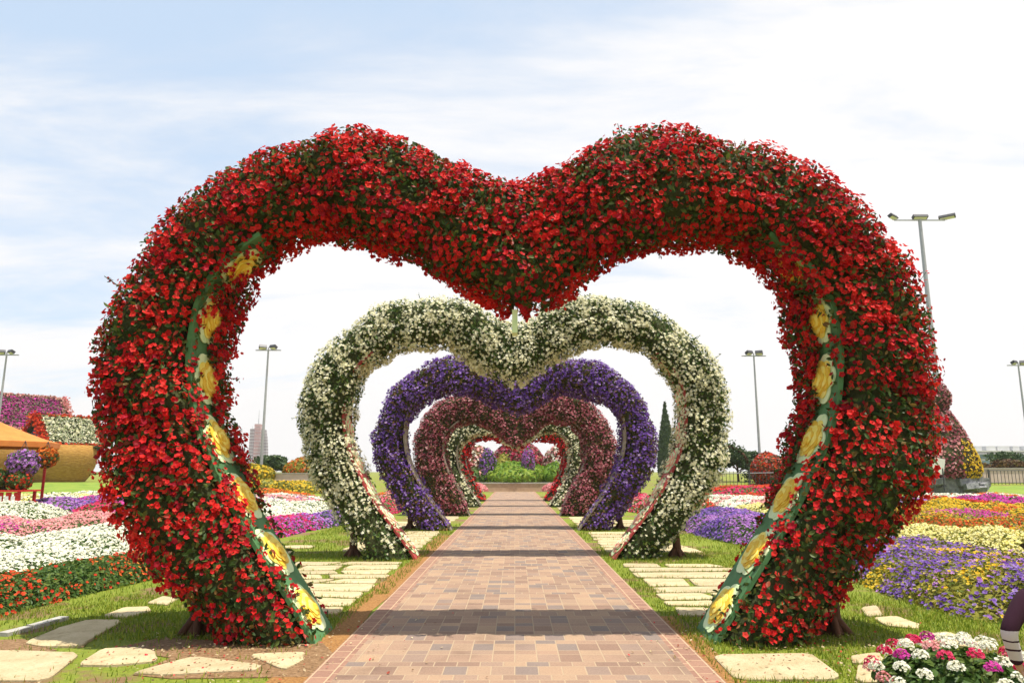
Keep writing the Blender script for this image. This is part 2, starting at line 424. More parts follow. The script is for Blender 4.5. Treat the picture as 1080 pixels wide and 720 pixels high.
def paver_mat():
    m, nt, b = new_mat('brick_pavers')
    N, L = nt.nodes.new, nt.links.new
    def M(op, a, c=None):
        n = N('ShaderNodeMath'); n.operation = op
        for i, v in enumerate((a, c)):
            if v is None: continue
            if isinstance(v, (int, float)): n.inputs[i].default_value = v
            else: L(v, n.inputs[i])
        return n.outputs[0]
    t = N('ShaderNodeTexCoord'); s = N('ShaderNodeSeparateXYZ'); L(t.outputs['Object'], s.inputs[0])
    v = M('DIVIDE', s.outputs[1], 0.42); vi = M('FLOOR', v); vf = M('FRACT', v)
    big = M('GREATER_THAN', vf, 0.36)                                # a deep course and a shallow one alternate
    row = M('ADD', M('MULTIPLY', vi, 2), big)
    w1 = N('ShaderNodeTexWhiteNoise'); w1.noise_dimensions = '1D'; L(row, w1.inputs['W'])
    off = M('MULTIPLY', M('GREATER_THAN', w1.outputs['Value'], 0.62), 0.5)
    u = M('ADD', M('DIVIDE', s.outputs[0], 0.205), off); ui = M('FLOOR', u); uf = M('FRACT', u)
    cmb = N('ShaderNodeCombineXYZ'); L(ui, cmb.inputs[0]); L(row, cmb.inputs[1])
    w2 = N('ShaderNodeTexWhiteNoise'); w2.noise_dimensions = '2D'; L(cmb.outputs[0], w2.inputs['Vector'])
    c = ramp(nt, [(0.0, (0.22, 0.14, 0.105)), (0.2, (0.26, 0.172, 0.125)), (0.42, (0.31, 0.205, 0.145)), (0.6, (0.35, 0.24, 0.158)),
                  (0.78, (0.275, 0.188, 0.142)), (0.92, (0.215, 0.163, 0.14)), (1.0, (0.195, 0.155, 0.137))], w2.outputs['Value'])
    # joints
    ju = M('MULTIPLY', M('MINIMUM', uf, M('SUBTRACT', 1.0, uf)), 0.205)
    e1 = M('MINIMUM', M('ABSOLUTE', M('SUBTRACT', vf, 0.36)), M('MINIMUM', vf, M('SUBTRACT', 1.0, vf)))
    jv = M('MULTIPLY', e1, 0.42)
    j = M('MINIMUM', ju, jv)
    jr = N('ShaderNodeMapRange'); L(j, jr.inputs[0]); jr.inputs[1].default_value = 0.002; jr.inputs[2].default_value = 0.009
    n1 = noise(nt, 55, 5, 0.7); n2 = noise(nt, 1.1, 4, 0.6)
    d = N('ShaderNodeMixRGB'); d.blend_type = 'MULTIPLY'; d.inputs[0].default_value = 1.0; L(c, d.inputs[1])
    L(ramp(nt, [(0.25, (0.72, 0.70, 0.70)), (0.75, (1.12, 1.12, 1.10))], n1), d.inputs[2])
    d2 = N('ShaderNodeMixRGB'); d2.blend_type = 'MULTIPLY'; d2.inputs[0].default_value = 1.0; L(d.outputs[0], d2.inputs[1])
    L(ramp(nt, [(0.25, (0.70, 0.68, 0.66)), (0.42, (0.95, 0.94, 0.92)), (0.7, (1.10, 1.08, 1.02))], n2), d2.inputs[2])
    jm = N('ShaderNodeMixRGB'); L(jr.outputs[0], jm.inputs[0]); jm.inputs[1].default_value = (0.345, 0.255, 0.165, 1); L(d2.outputs[0], jm.inputs[2])
    L(jm.outputs[0], b.inputs['Base Color']); b.inputs['Roughness'].default_value = 0.85
    h = M('ADD', jr.outputs[0], M('MULTIPLY', n1, 0.35))
    bump(nt, b, h, 0.5, 0.006)
    return m


def edge_mat():
    m, nt, b = new_mat('edge_pavers')
    N, L = nt.nodes.new, nt.links.new
    t = N('ShaderNodeTexCoord'); br = N('ShaderNodeTexBrick'); mpn = N('ShaderNodeMapping')
    mpn.inputs['Rotation'].default_value = (0, 0, math.pi / 2); L(t.outputs['Object'], mpn.inputs[0]); L(mpn.outputs[0], br.inputs['Vector'])
    br.inputs['Color1'].default_value = (0.24, 0.13, 0.092, 1); br.inputs['Color2'].default_value = (0.30, 0.17, 0.115, 1); br.inputs['Mortar'].default_value = (0.45, 0.32, 0.2, 1)
    br.inputs['Scale'].default_value = 1.0; br.inputs['Mortar Size'].default_value = 0.006
    br.inputs['Brick Width'].default_value = 0.22; br.inputs['Row Height'].default_value = 0.155
    n1 = noise(nt, 40, 5, 0.7)
    d = N('ShaderNodeMixRGB'); d.blend_type = 'MULTIPLY'; d.inputs[0].default_value = 1.0; L(br.outputs[0], d.inputs[1])
    L(ramp(nt, [(0.25, (0.8, 0.8, 0.8)), (0.75, (1.1, 1.1, 1.1))], n1), d.inputs[2])
    L(d.outputs[0], b.inputs['Base Color']); b.inputs['Roughness'].default_value = 0.85
    bump(nt, b, n1, 0.3, 0.005)
    return m


PEND = 62.0
def sheet(name, x0, x1, y0, y1, z, mat, wav=0.0, seed=0):
    n = max(2, int((y1 - y0) / (0.25 if wav else 2)))
    yy = np.linspace(y0, y1, n)
    r = np.random.default_rng(seed)
    j0 = np.convolve(r.normal(size=n + 4), np.ones(5) / 5, 'valid') * wav; j1 = np.convolve(r.normal(size=n + 4), np.ones(5) / 5, 'valid') * wav
    P = np.stack([np.stack([x0 + j0, yy, np.full(n, z)], 1), np.stack([x1 + j1, yy, np.full(n, z)], 1)], 0)
    return kind(MB().grid(P).build(name, mat), 'structure')


sheet('brick_path', -1.5, 1.5, -4, PEND, 0.016, paver_mat())
EDGE = edge_mat()
sheet('path_edging', -1.72, -1.5, -4, PEND, 0.016, EDGE)
sheet('path_edging', 1.5, 1.72, -4, PEND, 0.016, EDGE)
MULCH = noisy_mat('dry_mulch', [(0.25, (0.13, 0.06, 0.02)), (0.5, (0.27, 0.13, 0.04)), (0.75, (0.36, 0.20, 0.07))], 40, 0.95, 0.7, 0.02)
sheet('soil_strip', -2.02, -1.70, -4, 20, 0.006, MULCH, 0.12, 3)
sheet('soil_strip', 1.70, 1.88, -4, 9.0, 0.006, MULCH, 0.1, 4)
SOIL2 = noisy_mat('bare_soil', [(0.25, (0.10, 0.055, 0.025)), (0.5, (0.20, 0.115, 0.055)), (0.75, (0.31, 0.20, 0.11))], 26, 0.95, 0.7, 0.02)
kind(MB().prism([tuple(at(a, b)[:2]) for a, b in ((118, 684), (175, 672), (250, 678), (338, 676), (352, 690), (330, 714), (180, 716), (140, 712), (180, 694))], 0.001, 0.008).build('soil_patch', SOIL2), 'structure')
kind(MB().prism([tuple(at(a, b)[:2]) for a, b in ((-60, 678), (24, 674), (60, 686), (20, 690), (-60, 690))], 0.001, 0.008).build('soil_patch', SOIL2), 'structure')
SAND = noisy_mat('sandy_walk', [(0.3, (0.42, 0.32, 0.20)), (0.7, (0.55, 0.44, 0.29))], 12, 0.9, 0.2, 0.01)
sheet('garden_walk', -15.2, -14.0, 8, 44, 0.05, SAND, 0.2, 5)
sheet('cross_walk', -40, 40, 62, 66, 0.9 * 0 + 0.02, SAND)

# ------------------------------------------------------------------ heart arches
PAIRS = np.array([(0.0, 4.92, 0.0, 3.46), (0.64, 5.2, 0.47, 3.70), (1.18, 5.47, 0.99, 4.05), (1.78, 5.58, 1.57, 4.29), (2.37, 5.52, 2.08, 4.32),
                  (2.95, 5.37, 2.49, 4.25), (3.47, 5.03, 2.82, 4.05), (3.96, 4.56, 3.09, 3.81), (4.3, 4.03, 3.28, 3.54), (4.53, 3.44, 3.37, 3.18),
                  (4.61, 2.82, 3.4, 2.77), (4.54, 2.31, 3.32, 2.31), (4.36, 1.82, 3.15, 1.82), (4.09, 1.29, 2.89, 1.33), (3.76, 0.83, 2.57, 0.86),
                  (3.34, 0.42, 2.25, 0.4), (2.95, -0.05, 1.95, -0.05)])


def dense_pairs(n):
    """Catmull-Rom through the outer and inner outlines"""
    P = np.vstack([2 * PAIRS[0] - PAIRS[1], PAIRS, 2 * PAIRS[-1] - PAIRS[-2]])
    t = np.linspace(0, len(PAIRS) - 1 - 1e-6, n); i = t.astype(int); f = (t - i)[:, None]
    a, b, c, d = P[i], P[i + 1], P[i + 2], P[i + 3]
    return 0.5 * (2 * b + (c - a) * f + (2 * a - 5 * b + 4 * c - d) * f ** 2 + (3 * b - a - 3 * c + d) * f ** 3)


NT, NS = 150, 34


def grown(S, grow):
    D = dense_pairs(NT) * S
    v = D[:, 2:] - D[:, :2]; v /= np.linalg.norm(v, axis=1, keepdims=True)
    D[:, 2:] += v * grow * (1 + 0.7 * np.clip(1 - D[:, 2:3] / S / 1.2, 0, 1)) * np.clip(D[:, 3:4] / S, 0.1, 1)
    return D


def tube_side(sign, S, Yc, depth, shrink, amp, seed, grow=0.0, bulge=0.22):
    D = grown(S, grow)
    O = D[:, :2]; I = D[:, 2:]
    C = (O + I) / 2; H = (O - I) / 2; a = np.linalg.norm(H, axis=1, keepdims=True); dr = H / a
    th = np.linspace(0, 2 * math.pi, NS)
    e = 0.60
    ce = np.sign(np.cos(th)) * np.abs(np.cos(th)) ** e; se = np.sign(np.sin(th)) * np.abs(np.sin(th)) ** e
    low = np.clip((2.4 - D[:, 3:4] / S) / 0.8, 0, 1)
    rr = (a - shrink)
    rin = rr + (shrink - 0.075) * low * np.clip(-ce / 0.5, 0, 1)[None]
    XZ = C[:, None, :] + dr[:, None, :] * (rin * ce[None])[:, :, None]
    Yv = Yc + (depth - shrink) * se[None] + 0 * rr
    P = np.stack([XZ[:, :, 0] * sign, Yv, XZ[:, :, 1]], 2)
    ctr = np.stack([C[:, 0] * sign, np.full(NT, Yc), C[:, 1]], 1)[:, None, :]
    dv = P - ctr; dv /= np.linalg.norm(dv, axis=2, keepdims=True)
    ns = noise3(P.reshape(-1, 3), 3.2 / S, seed).reshape(NT, NS)
    ns2 = noise3(P.reshape(-1, 3), 8.0 / S, seed + 5).reshape(NT, NS)
    # the inner face stays flat where the painted board is fixed
    ns0 = noise3(P.reshape(-1, 3), 1.7 / S, seed + 9).reshape(NT, NS)
    calm = 1 - 0.85 * low * np.clip(-ce / 0.4, 0, 1)[None]
    P = P + dv * ((ns0 * amp * 0.8 + ns * amp + ns2 * amp * 0.55) * calm)[:, :, None]
    z_ = P[:, :, 2] / S
    inner = np.clip((-0.15 - ce) / 0.5, 0, 1)[None] * np.clip((z_ - 0.9) / 1.2, 0, 1)
    rear = np.clip((Yv - Yc - 0.06) / 0.3, 0, 1)
    front = np.clip((Yc - Yv - 0.30) / 0.15, 0, 1)
    P = P + dv * (inner * (bulge * rear * np.clip((4.0 - D[:, 3] / S) / 0.5, 0.0, 1)[:, None] * np.clip((D[:, 2] / S - 0.6) / 1.2, 0, 1)[:, None] + 0.05 * front * np.clip((3.4 - z_) / 0.8, 0, 1)))[:, :, None]
    P[0, :, 0] = 0.0
    return P[:, ::-1] if sign < 0 else P


def heart(label, S, Yc, petal, leafm, boardm, seed, fsize=0.075, dens=150, ldens=230, cover=0.55, tmpl=PETUNIA, roses=None,
          low_sparse=0.5, sprigs=True, second=None, depth=0.62, petal_shrink=0.15, board_hw=0.36, grow=0.0, bulge=0.22):
    r = np.random.default_rng(seed)
    root = thing('heart_arch', label, 'flower arch', (0, Yc, 0), 'heart shaped flower arches over the brick path')
    core, lv, bl, bl2 = MB(), MB(), MB(), MB()
    for sg in (-1, 1):
        P = tube_side(sg, S, Yc, depth, petal_shrink, 0.095, seed, grow, bulge)
        core.grid(P)
        A = grid_area(P)
        def on_board(p, q):
            # the inner face (section angle pi) of the lower part carries the board
            inner = np.cos(2 * math.pi * (q / (NS - 1))) < -0.55
            yr = board_hw - (board_hw - 0.06) * np.clip((p[:, 2] / S - 0.8) / 1.6, 0, 1)
            return inner & (p[:, 1] - Yc > -board_hw + 0.15) & (p[:, 1] - Yc < yr - 0.02) & (p[:, 2] < 3.45 * S) & (np.abs(p[:, 0]) > 2.0 * S)
        # leaves
        n = int(A * ldens)
        p, nn, ti, qi = sample_grid(P, n, r)
        k = ~on_board(p, qi) & (p[:, 2] > 0.0); p, nn = p[k], nn[k]
        off = r.uniform(-0.02, 0.15, len(p))
        d = nn + r.normal(size=nn.shape) * 0.75
        p2 = p + nn * off[:, None]; p2[:, 2] = np.maximum(p2[:, 2], 0.03)
        stamp(lv, LEAFT if S > 0.95 else LEAFQ, p2, d, r.uniform(0.045, 0.09, len(p)) * (1 if S > 0.95 else 1.25), r)
        # blossoms in drifts
        n = int(A * dens / cover)
        p, nn, ti, qi = sample_grid(P, n, r)
        cl = noise3(p, 11.0, seed + 2)
        f = noise3(p, 2.6, seed + 1) * 0.25 + cl * 0.78
        prob = np.clip(cover + f, 0.12, 1) * np.where(p[:, 2] < 1.3 * S, low_sparse + (1 - low_sparse) * np.clip(p[:, 2] / (1.3 * S), 0, 1) ** 2, 1)
        k = (r.random(n) < prob) & ~on_board(p, qi) & (p[:, 2] > 0.08); p, nn = p[k], nn[k]
        off = r.uniform(0.05, 0.17, len(p)) + 0.06 * np.clip(cl[k], -0.5, 1)
        d = nn + r.normal(size=nn.shape) * 0.48 + np.array([0, -0.15, 0.4])
        sz = fsize * r.uniform(0.6, 1.3, len(p))
        if second is None:
            stamp(bl, tmpl, p + nn * off[:, None], d, sz, r)
        else:
            f2 = noise3(p, second[1], seed + 9) > second[2]
            stamp(bl, tmpl, (p + nn * off[:, None])[~f2], d[~f2], sz[~f2], r)
            stamp(bl2, tmpl, (p + nn * off[:, None])[f2], d[f2], sz[f2], r)
        # loose sprigs that break the outline
        if sprigs:
            n = int(A * 2.2)
            p, nn, ti, qi = sample_grid(P, n, r)
            k = ~on_board(p, qi) & (p[:, 2] > 0.5); p, nn = p[k], nn[k]
            dd = nn + r.normal(size=nn.shape) * 0.35 + np.array([0, 0, 0.35]); dd /= np.linalg.norm(dd, axis=1, keepdims=True)
            Ls = r.uniform(0.16, 0.34, len(p))
            TVs = np.array([(-.004, -.004, 0), (.006, 0, 0), (.004, .004, 1), (-.004, .002, 1)])
            Rm = frames(dd, r.uniform(0, 6.28, len(p))); Vs = TVs[None] * np.stack([np.ones_like(Ls), np.ones_like(Ls), Ls], 1)[:, None, :]
            lv.add((np.einsum('nij,nkj->nki', Rm, Vs) + p[:, None, :]).reshape(-1, 3), np.arange(len(p) * 4).reshape(-1, 4))
            for q in range(6):
                fr = r.uniform(0.35, 1.0, len(p))
                pp = p + dd * (Ls * fr)[:, None] + r.normal(size=p.shape) * 0.018
                stamp(lv, LEAFQ, pp, dd + r.normal(size=p.shape), r.uniform(0.035, 0.065, len(p)), r)
            for q in range(3):
                pp = p + dd * (Ls * r.uniform(0.7, 1.05, len(p)))[:, None] + r.normal(size=p.shape) * 0.025
                stamp(bl, tmpl, pp, dd + r.normal(size=p.shape) * 0.5, fsize * r.uniform(0.5, 0.85, len(p)), r)
    core.build('hedge_core', CORE, root, True)
    lv.build('foliage', leafm, root)
    bl.build('blossoms', petal, root)
    if bl2.V: bl2.build('blossoms', second[0], root)
    if roses and S > 0.99:
        MB().box((0.0, Yc - 0.05, 3.34), (0.06, 0.22, 0.26)).build('tip_plank', ROSE_L, root)
    # painted boards along the inner face
    D = grown(S, grow)
    I = D[:, 2:]; O = D[:, :2]
    dirv = (I - O); dirv /= np.linalg.norm(dirv, axis=1, keepdims=True)
    Ib = I - dirv * (0.06 - 0.055 * np.clip((2.4 - I[:, 1:] / S) / 0.8, 0, 1) + 0.11 * np.clip((I[:, 1:] / S - 2.7) / 1.2, 0, 1))
    idx = [i for i in range(NT) if I[i, 0] > 1.5 * S and I[i, 1] < 4.12 * S and (I[i, 0] > 2.4 * S or I[i, 1] < 2.5 * S)]
    i0, i1 = idx[0], idx[-1]
    for sg in (-1, 1):
        q = Ib[i0:i1 + 1]; dq = dirv[i0:i1 + 1]
        m = MB()
        top = np.stack([np.stack([q[:, 0] * sg, np.full(len(q), Yc + s * board_hw), q[:, 1]], 1) for s in (-1, 1)], 1)
        back = np.stack([np.stack([(q[:, 0] - dq[:, 0] * 0.05) * sg, np.full(len(q), Yc + s * board_hw), q[:, 1] - dq[:, 1] * 0.05], 1) for s in (-1, 1)], 1)
        ring = np.stack([top[:, 0], top[:, 1], back[:, 1], back[:, 0], top[:, 0]], 1)
        m.grid(ring)
        bd = m.build('painted_board', boardm, root)
        if roses:
            L = np.concatenate([[0], np.cumsum(np.linalg.norm(np.diff(q, axis=0), axis=1))])
            nr = roses[0]
            for kk in range(nr):
                s0 = L[-1] * (kk + 0.62) / (nr + 0.25)
                painted_rose(bd, q, dq, L, s0, sg, Yc, r, roses[1], roses[2], board_hw)
    # trunk-like posts at the outer foot of each leg
    for sg in (-1, 1):
        m = MB()
        x = sg * 3.40 * S
        pts = [Vector((x + r.normal() * 0.015, Yc + 0.15 + r.normal() * 0.015, z)) for z in (-0.05, 0.12, 0.4, 0.8, 1.3)]
        m.path(pts, [0.13, 0.085, 0.075, 0.07, 0.065], 12)
        for a in np.arange(5) * 1.257 + r.random():
            m.rod((x + math.cos(a) * 0.2, Yc + 0.15 + math.sin(a) * 0.2, -0.03), (x, Yc + 0.15, 0.2), 0.035, 0.05, 7)
        m.build('support_post', BARK, root, True)
    return root


def painted_rose(board, q, dq, L, s0, sg, Yc, r, m_petal, m_leaf, hw):
    """a cut-out wooden rose screwed onto the board: leaf-edged base plate, petal layers"""
    hl = 0.225
    def pt(s, y, h):
        s = np.clip(s, 0, L[-1])
        x = np.interp(s, L, q[:, 0]); z = np.interp(s, L, q[:, 1]); dx = np.interp(s, L, dq[:, 0]); dz = np.interp(s, L, dq[:, 1])
        return np.stack([(x + dx * h) * sg, Yc + y, z + dz * h], -1)
    def layer(mb, cs, cy, rs, ry, lob, amp, h, thick, ph, dome=0.0):
        n = 40
        t = np.arange(n) * 2 * math.pi / n
        k = 1 + amp * np.abs(np.sin(lob * t / 2 + ph)) - amp * 0.5
        a, b_ = cs + rs * k * np.cos(t), cy + ry * k * np.sin(t)
        lo = pt(a, b_, np.full(n, h)); hi = pt(a, b_, np.full(n, h + thick)); mid = pt(cs + (a - cs) * 0.6, cy + (b_ - cy) * 0.6, np.full(n, h + thick + dome))
        c = pt(np.array([cs]), np.array([cy]), np.array([h + thick + dome * 0.6]))
        V = np.concatenate([lo, hi, mid, c]); i = np.arange(n); j = (i + 1) % n
        mb.add(V, np.concatenate([np.stack([i, j, n + j, n + i], 1), np.stack([n + i, n + j, 2 * n + j, 2 * n + i], 1)]))
        mb.add(V, np.stack([2 * n + i, 2 * n + j, np.full(n, 3 * n)], 1))
    jit = r.normal() * 0.02
    a = MB()
    layer(a, s0 + 0.02, jit, hl * 1.12, hw * 0.80, 5, 0.3, 0.004, 0.012, r.random() * 3)
    layer(a, s0 - hl * 0.72, jit - hw * 0.25, hl * 0.55, hw * 0.38, 2, 0.25, 0.008, 0.012, 0)
    layer(a, s0 + hl * 0.80, jit + hw * 0.25, hl * 0.55, hw * 0.38, 2, 0.25, 0.008, 0.012, 0)
    rose = a.build('painted_rose', m_leaf, board)
    b1 = MB()
    b2 = MB()
    for q_, (f_, h_) in enumerate(((1.0, 0.018), (0.86, 0.030), (0.70, 0.044), (0.54, 0.058), (0.38, 0.070), (0.22, 0.082))):
        layer(b1 if q_ % 2 == 0 else b2, s0 + r.normal() * 0.012 * (1.2 - f_), jit + r.normal() * 0.02 * (1.2 - f_), hl * 0.92 * f_, hw * 0.66 * f_, 6 - q_ // 2, 0.24, h_, 0.011, r.random() * 3, 0.008)
    # petals belong to the same cut-out: merge as one sub-part object with two materials
    me = rose.data
    tmp = b1.build('petals_tmp', m_petal)
    nv = len(me.vertices)
    import bmesh
    bm = bmesh.new(); bm.from_mesh(me); n0 = len(bm.faces); bm.from_mesh(tmp.data)
    bm.faces.ensure_lookup_table()
    for fi in range(n0, len(bm.faces)): bm.faces[fi].material_index = 1
    bm.to_mesh(me); bm.free(); me.materials.append(m_petal)
    td = tmp.data; bpy.data.objects.remove(tmp); bpy.data.meshes.remove(td)
    tmp = b2.build('petals_tmp', m_petal)
    bm = bmesh.new(); bm.from_mesh(me); n0 = len(bm.faces); bm.from_mesh(tmp.data); bm.faces.ensure_lookup_table()
    for fi in range(n0, len(bm.faces)): bm.faces[fi].material_index = 2
    bm.to_mesh(me); bm.free(); me.materials.append(ROSE_D if m_petal is ROSE_Y else m_leaf)
    td = tmp.data; bpy.data.objects.remove(tmp); bpy.data.meshes.remove(td)


heart('first and largest heart arch, covered in bright red flowers', 1.0, 7.95, RED, LEAF_RED, BOARD, 11, 0.060, 680, 900, 0.68, PETUNIA,
      (7, ROSE_Y, ROSE_L), 0.42, second=(RED_HOT, 4.5, 0.22))
heart('heart arch of small white flowers standing behind the red one', 0.965, 14.95, WHITE, LEAF, BOARD_RED, 22, 0.072, 640, 520, 0.74, STARFL,
      (7, ROSE_P, ROSE_L), 0.15, grow=-0.10, bulge=0.03, depth=0.56)
heart('heart arch of deep purple flowers behind the white one', 0.925, 21.95, PURPLE, LEAF_RUST, BOARD_DARK, 33, 0.072, 400, 420, 0.72, PETUNIA, None, 0.8, False, grow=-0.06, bulge=0.04)
heart('heart arch of burgundy and dusky pink flowers behind the purple one', 0.885, 28.95, MAROON, LEAF_RUST, BOARD_DARK, 44, 0.074, 400, 420, 0.75, PETUNIA, None, 0.8, False, grow=0.27, bulge=0.04)
heart('small far heart arch of white flowers seen through the burgundy one', 0.81, 36.0, WHITE, LEAF, BOARD_DARK, 55, 0.12, 120, 190, 0.6, STARFL, None, 0.9, False)
heart('farthest heart arch of dark red flowers at the end of the row', 0.82, 43.0, RED, LEAF_RUST, BOARD_DARK, 66, 0.13, 120, 120, 0.75, PENTA, None, 0.9, False)

# ------------------------------------------------------------------ flagstones
stone_polys = []


def round_poly(c, r, it=2):
    p = np.array(c, float)
    for _ in range(it):
        q = np.roll(p, -1, 0)
        p = np.stack([p * 0.9 + q * 0.1, p * 0.1 + q * 0.9], 1).reshape(-1, 2)
    return p + r.normal(size=p.shape) * 0.006


def flagstone(poly, label, group, r, z=0.026):
    p = round_poly(poly, r)
    stone_polys.append(p)
    c = p.mean(0)
    o = MB().prism([tuple(v) for v in (p - c)], -0.04, z, 0.012).build('flagstone', STONE)
    o.location = (c[0], c[1], 0)
    o.rotation_euler = (r.normal() * 0.004, r.normal() * 0.004, 0)
    tag(o, label, 'flagstone', group)
    return o


r_s = np.random.default_rng(5)
custom = [
    ([(-70, 689), (0, 688), (86, 690), (50, 719), (-80, 719)], 'large pale flagstone at the left bottom corner of the photo'),
    ([(82, 703), (108, 686), (140, 684), (163, 688), (166, 698), (120, 703)], 'rounded pale flagstone between the corner stone and the pointed one, in front of the grass'),
    ([(137, 712), (205, 694), (275, 703), (270, 708), (180, 713)], 'long pointed flagstone lying on bare soil before the red left leg'),
    ([(261, 692), (321, 689), (319, 698), (300, 708)], 'small triangular flagstone beside the path before the left painted board'),
    ([(26, 679), (60, 664), (92, 655), (126, 655), (127, 658), (95, 676), (85, 683), (40, 683)], 'long greyish flagstone in the grass left of the red arch'),
    ([(107, 651), (130, 642), (157, 641), (160, 645), (135, 652)], 'small flagstone behind the long greyish one, left of the red arch'),
    ([(154, 637), (172, 630), (190, 632), (176, 639)], 'sliver of flagstone half hidden behind the left trunk post of the red arch'),
    ([(751, 692), (858, 691), (889, 718), (775, 718)], 'big rectangular flagstone in front of the red arch right leg'),
    ([(897, 693), (928, 690), (934, 699), (902, 701)], 'small flagstone in grass between the big slab and the round flower planter'),
    ([(903, 704), (930, 702), (952, 721), (905, 721)], 'cut off flagstone at the bottom edge beside the flower planter'),
    ([(908, 642), (925, 640), (932, 650), (914, 651)], 'small round flagstone behind the right trunk post of the red arch'),
    ([(921, 653), (945, 651), (971, 660), (968, 664), (935, 661)], 'long pale flagstone at the edge of the violet bed, nearer the red arch'),
    ([(972, 670), (1000, 668), (1040, 680), (1035, 685), (990, 680)], 'long pale flagstone at the edge of the violet bed, nearer the planter'),
]
for pl, lb in custom:
    flagstone([tuple(at(a, b)[:2]) for a, b in pl], lb, 'flagstones around the feet of the red arch', r_s)

# crazy paving beside the path between the arches
names = ['red and white', 'white and purple', 'purple and burgundy', 'burgundy and last']
segs = [(8.95, 14.15), (15.75, 21.2), (22.8, 28.2), (29.8, 35.2)]
for si, (ya, yb) in enumerate(segs):
    for sg, side in ((-1, 'left'), (1, 'right')):
        xa0 = 2.08 if sg < 0 else 1.95
        def joint(yj):
            sl, cv = r_s.uniform(-0.15, 0.15), r_s.uniform(-0.07, 0.07)
            return lambda x: yj + sl * (x - 2.8) + cv * math.cos((x - 2.0) * 1.7)
        y = ya; lower = joint(y)
        while y < yb - 0.35:
            y2 = min(y + r_s.uniform(0.5, 0.82) * (1 + 0.15 * si), yb)
            if y2 - y < 0.35: break
            upper = joint(y2)
            xb = 3.75 + r_s.uniform(-0.25, 0.35); xa = xa0 + r_s.uniform(0, 0.07)
            ncol = 2 if r_s.random() < (0.7 if si == 0 else 0.5) else 1
            c = xa + (xb - xa) * r_s.uniform(0.32, 0.68); ts = r_s.uniform(-0.25, 0.25); g = r_s.uniform(0.04, 0.08)
            cells = [(xa, xa + r_s.uniform(-0.02, 0.06), c - g, c + ts - g), (c + g, c + ts + g, xb, xb + r_s.uniform(-0.2, 0.2))] if ncol == 2 else [(xa, xa + r_s.uniform(-0.02, 0.06), xb, xb + r_s.uniform(-0.2, 0.2))]
            for ci, (l0, l1, h0, h1) in enumerate(cells):
                where = ('beside the bricks' if ci == 0 and ncol == 2 else 'on the grass side' if ncol == 2 else 'spanning the strip')
                m0, m1 = (l0 + h0) / 2, (l1 + h1) / 2
                poly = [(sg * l0, lower(l0) + g), (sg * m0, lower(m0) + g + r_s.uniform(-.015, .02)), (sg * h0, lower(h0) + g), (sg * h1, upper(h1) - g), (sg * m1, upper(m1) - g - r_s.uniform(-.015, .02)), (sg * l1, upper(l1) - g)]
                flagstone(poly, f'pale flagstone {side} of the path between {names[si]} arches, {where}',
                          f'{side} crazy paving stones between the {names[si]} arches, {where}', r_s, 0.024)
            y = y2; lower = upper
for sg, side, pts in ((-1, 'left', [(-4.35, 13.3), (-4.75, 14.5), (-5.0, 15.7), (-4.95, 16.9)]), (1, 'right', [(4.15, 10.3), (4.5, 11.6), (4.7, 13.0), (4.6, 14.4)])):
    for (x, y) in pts:
        a = r_s.uniform(0.75, 1.1)
        flagstone([(x + 0.42 * math.cos(t) * a, y + 0.32 * math.sin(t) * r_s.uniform(0.8, 1.15)) for t in np.arange(6) * 1.047 + r_s.random()],
                  f'stepping stone curving through the grass {side} of the white arch', f'stepping stones in the grass {side} of the white arch', r_s)
for k, (a, b) in enumerate((((2, 671), (30, 664)), ((32, 663), (68, 653)))):
    p0, p1 = at(*a), at(*b)
    d = (p1 - p0); m = (p0 + p1) / 2
    o = MB().box((0, 0, 0.01), (d.length * 0.97, 0.12, 0.06), math.atan2(d.y, d.x)).build('kerb_stone', KERB); o.location = (m.x, m.y, 0)
    tag(o, ['grey kerb stone at the left photo edge before the red bordered bed', 'grey kerb stone just behind the long greyish flagstone'][k], 'kerb', None)


# ------------------------------------------------------------------ grass blades
def in_poly(P, poly):
    x, y = P[:, 0], P[:, 1]; c = np.zeros(len(P), bool)
    q = np.roll(poly, -1, 0)
    for (x0, y0), (x1, y1) in zip(poly, q):
        k = ((y0 > y) != (y1 > y)) & (x < (x1 - x0) * (y - y0) / (y1 - y0 + 1e-12) + x0)
        c ^= k
    return c


